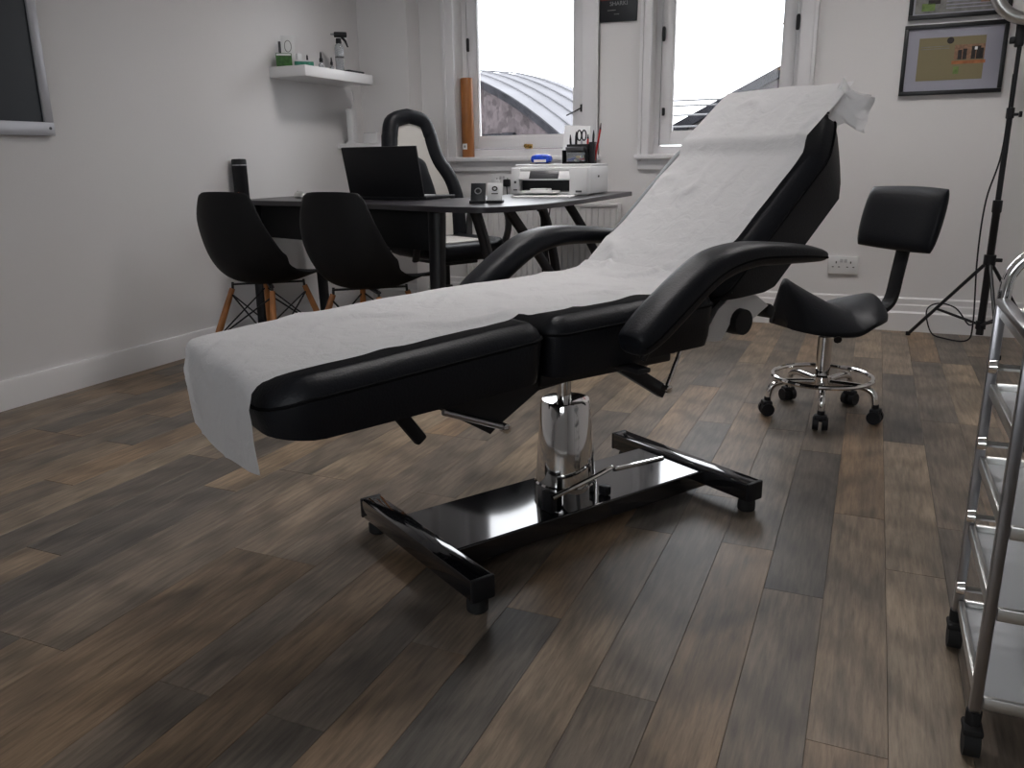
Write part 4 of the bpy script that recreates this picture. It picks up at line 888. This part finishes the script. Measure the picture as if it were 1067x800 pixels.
# poster
po = thing('poster', 'black poster with red and white lettering between the windows', 'poster', (-1.468, YB, 1.711))
MB().box((0, -0.006, 0.17), (0.245, 0.012, 0.34), Matrix.Rotation(math.radians(0.9), 3, 'Y'), bev=0.002).build('panel', 'poster_black', po)
MB().box((-0.045, -0.0125, 0.134), (0.125, 0.001, 0.034)).build('red_block', 'poster_red', po)
text_mesh('SHARKI', 0.032, 'lettering', 'poster_text', po, (0.012, -0.0128, 0.086), (PI/2, 0, 0))
MB().box((-0.03, -0.0125, 0.062), (0.05, 0.001, 0.004)).build('small_print', 'print_grey', po)
MB().box((0.0, -0.0125, 0.040), (0.03, 0.001, 0.004)).build('small_print', 'print_grey', po)
# pictures
def picture(name, label, x0, x1, z0, z1):
    p = thing(name, label, 'framed picture', ((x0+x1)/2, YB, z0)); wd, ht = x1-x0, z1-z0
    for (x, z, dx, dz) in ((0, 0.010, wd, 0.020), (0, ht-0.010, wd, 0.020), (-wd/2+0.010, ht/2, 0.020, ht-0.04), (wd/2-0.010, ht/2, 0.020, ht-0.04)):
        MB().box((x, -0.012, z), (dx, 0.024, dz), bev=0.002).build('frame_rail', 'picture_frame_black', p)
    MB().box((0, -0.007, ht/2), (wd-0.03, 0.010, ht-0.03)).build('mount', 'mount_card', p)
    return p, wd, ht
p1, wd, ht = picture('framed_newspaper', 'black-framed yellowed newspaper page, the lower of the two', 0.064, 0.530, 1.238, 1.576)
np_ = MB().box((-0.01, -0.0125, ht/2+0.002), (0.300, 0.001, 0.205)).build('newspaper', 'newsprint', p1)
def pq(x, z, dx, dz, m_, nm, par): return MB().box((x, -0.0135, z), (dx, 0.001, dz)).build(nm, m_, par)
pq(0.072, ht/2+0.030, 0.135, 0.070, 'print_skin', 'photo', np_)
for (x, dz) in ((0.030, 0.045), (0.052, 0.05), (0.09, 0.06), (0.112, 0.06), (0.125, 0.05)): MB().box((x, -0.0145, ht/2+0.0-0.005+dz/2), (0.018, 0.001, dz), bev=0.0).build('photo_figure', 'print_dark', np_)
MB().box((0.100, -0.0152, ht/2+0.045), (0.012, 0.001, 0.014)).build('photo_highlight', 'paper_white', np_)
pq(0.072, ht/2-0.018, 0.15, 0.016, 'print_red', 'headline_band', np_)
pq(0.020, ht/2-0.055, 0.025, 0.035, 'print_green', 'photo', np_)
MB().lathe([(0, -0.0136), (0.016, -0.0136), (0.016, -0.0128)], 18, (-0.018, 0, ht/2+0.088), 'y').build('stamp', 'print_dark', np_)
for z in (0.062, 0.052): pq(-0.085, ht/2+z, 0.13, 0.003, 'print_grey', 'headline_band', np_)
p2, wd, ht = picture('framed_newspaper', 'black-framed grey newspaper page with photographs, the upper one', 0.072, 0.530, 1.602, 1.940)
np2 = MB().box((0, -0.0125, ht/2), (0.40, 0.001, 0.285)).build('newspaper', 'print_grey', p2)
pq(-0.14, 0.055, 0.06, 0.035, 'print_green', 'photo', np2); pq(-0.115, 0.078, 0.055, 0.020, 'print_dark', 'photo', np2); pq(0.13, 0.085, 0.08, 0.05, 'print_skin', 'photo', np2)
for k in range(5): pq(0.04, 0.045+0.016*k, 0.20, 0.005, 'mount_card', 'headline_band', np2)

# ---------------------------------------------------------------- lamp stand
ls = thing('ring_lamp', 'silver ring lamp on a black tripod stand by the back wall', 'lamp', (0.556, 4.70, 0))
feet = [Vector((0.234-0.556, 4.828-4.70, 0.008))]
for k in (1, 2): feet.append(Matrix.Rotation(2*PI*k/3, 3, 'Z') @ feet[0])
for f in feet:
    t = MB(); t.sweep([(0, 0, 0.43), f], 0.009, 8); lg = t.build('leg', 'black_metal', ls)
    mid = Vector((0, 0, 0.43)).lerp(f, 0.64); t = MB(); t.sweep([mid, Vector((0, 0, 0.10))], 0.007, 8); t.build('brace', 'black_metal', lg)
    MB().lathe([(0.012, -0.008), (0.012, 0.012)], 10, f).build('rubber_foot', 'rubber', lg)
MB().lathe([(0.018, 0.05), (0.018, 0.66), (0.022, 0.665), (0.022, 0.72), (0.013, 0.722), (0.013, 1.10), (0.018, 1.105), (0.018, 1.15), (0.010, 1.152), (0.010, 1.52)], 14).build('pole', 'black_metal', ls)
t = MB(); t.lathe([(0.028, 0.405), (0.028, 0.455)], 14); t.box((0.035, 0, 0.43), (0.04, 0.02, 0.018), bev=0.003); t.build('hub', 'black_plastic', ls)
t = MB(); t.lathe([(0.024, 0.08), (0.024, 0.12)], 14); t.build('lower_hub', 'black_plastic', ls)
t = MB(); t.sweep([(0.0, 0, 1.12), (0.035, -0.01, 1.12)], 0.007, 8); t.lathe([(0, 0.034), (0.014, 0.036), (0.014, 0.048), (0, 0.05)], 10, (0, -0.01, 1.12), 'x'); t.build('clamp_knob', 'black_plastic', ls)
t = MB(); t.box((-0.005, -0.01, 1.475), (0.035, 0.05, 0.11), bev=0.006); t.box((-0.03, -0.01, 1.45), (0.03, 0.025, 0.03), bev=0.005); t.build('lamp_mount', 'black_plastic', ls)
t = MB(); t.sweep([(0.02+0.150*math.cos(2*PI*k/48), -0.05, 1.685+0.150*math.sin(2*PI*k/48)) for k in range(48)], [(0.028, 0.028)]*48, 14, closed=True); t.build('ring_tube', 'silver', ls)
tag(MB().sweep(spline([(0.545, 4.68, 1.30), (0.54, 4.665, 0.95), (0.50, 4.66, 0.72), (0.495, 4.65, 0.45), (0.515, 4.65, 0.12), (0.50, 4.68, 0.02), (0.40, 4.75, 0.010), (0.34, 4.80, 0.03), (0.31, 4.82, 0.14), (0.36, 4.80, 0.185), (0.44, 4.76, 0.17), (0.50, 4.70, 0.10), (0.52, 4.64, 0.12)], 7), 0.004, 6).build('lamp_cable', 'black_plastic'), 'black cable looping down the tripod lamp stand', 'cable')

# ---------------------------------------------------------------- trolley
TX0, TX1, TY0, TY1 = 0.224, 0.61, 1.33, 1.66
tro = thing('trolley', 'chrome-framed tiered trolley at the right edge', 'trolley', ((TX0+TX1)/2, (TY0+TY1)/2, 0))
hx, hy = (TX1-TX0)/2, (TY1-TY0)/2
for sx in (-1, 1):
    for sy in (-1, 1):
        MB().box((sx*hx, sy*hy, 0.39), (0.017, 0.017, 0.64), bev=0.003).build('post', 'brushed_steel', tro)
        t = MB(); t.lathe([(0.012, 0.045), (0.012, 0.075)], 10, (sx*hx, sy*hy, 0)); t.sweep([(sx*hx-0.012, sy*hy-0.01, 0.024), (sx*hx+0.012, sy*hy-0.01, 0.024)], 0.024, 14); t.box((sx*hx, sy*hy-0.005, 0.046), (0.03, 0.04, 0.012), bev=0.004); t.build('castor', 'rubber', tro)
for z in (0.090, 0.250, 0.388, 0.528):
    t = MB(); t.box((0, 0, z-0.004), (2*hx-0.02, 2*hy-0.02, 0.006)); sfo = t.build('shelf', 'frosted_shelf', tro)
    t = MB()
    for (x, y, dx, dy) in ((-hx+0.004, 0, 0.010, 2*hy-0.02), (hx-0.004, 0, 0.010, 2*hy-0.02), (0, -hy+0.004, 2*hx-0.02, 0.010), (0, hy-0.004, 2*hx-0.02, 0.010)): t.box((x, y, z), (dx, dy, 0.022), bev=0.002)
    t.build('shelf_rim', 'silver', sfo)
for z in (0.160, 0.305, 0.445, 0.585):
    t = MB(); t.sweep([(-hx-0.016, hy-0.075, z), (-hx-0.004, hy-0.075, z)], [0.011, 0.013], 12); t.sweep([(-hx-0.004, hy-0.075, z), (hx+0.004, hy-0.075, z)], 0.006, 8); t.build('side_rod', 'chrome', tro)
for sx in (-1, 1):
    MB().box((sx*hx, 0, 0.690), (0.020, 2*hy, 0.014), bev=0.003).build('top_rail', 'brushed_steel', tro)
    t = MB(); t.sweep(spline([(sx*hx, -hy+0.02, 0.70), (sx*hx, -hy+0.02, 0.735), (sx*(hx-0.0), -hy+0.05, 0.765)], 4), 0.009, 8); t.build('handle_end', 'chrome', tro)
t = MB(); t.sweep(spline([(-hx, hy-0.02, 0.695), (-hx+0.004, hy-0.02, 0.735), (-hx+0.03, hy-0.02, 0.772), (-hx+0.08, hy-0.02, 0.79), (hx-0.08, hy-0.02, 0.79), (hx-0.03, hy-0.02, 0.772), (hx-0.004, hy-0.02, 0.735), (hx, hy-0.02, 0.695)], 5), 0.0105, 10); t.build('handle', 'chrome', tro)
t = MB(); t.box((0, 0, 0.668), (2*hx-0.02, 2*hy-0.02, 0.006)); tp = t.build('top_shelf', 'frosted_shelf', tro)
t = MB()
for (x, y, dx, dy) in ((-hx+0.004, 0, 0.010, 2*hy-0.02), (hx-0.004, 0, 0.010, 2*hy-0.02), (0, -hy+0.004, 2*hx-0.02, 0.010), (0, hy-0.004, 2*hx-0.02, 0.010)): t.box((x, y, 0.668), (dx, dy, 0.018), bev=0.002)
t.build('shelf_rim', 'silver', tp)
tag(MB().sweep(spline([(0.26, 1.60, 0.70), (0.25, 1.57, 0.74), (0.29, 1.53, 0.756), (0.36, 1.50, 0.73), (0.33, 1.44, 0.685), (0.26, 1.47, 0.682), (0.27, 1.54, 0.682), (0.40, 1.56, 0.682)], 7), 0.004, 6).build('power_cable', 'black_plastic'), 'black cable coiled on top of the trolley', 'cable')

bpy.context.view_layer.update()
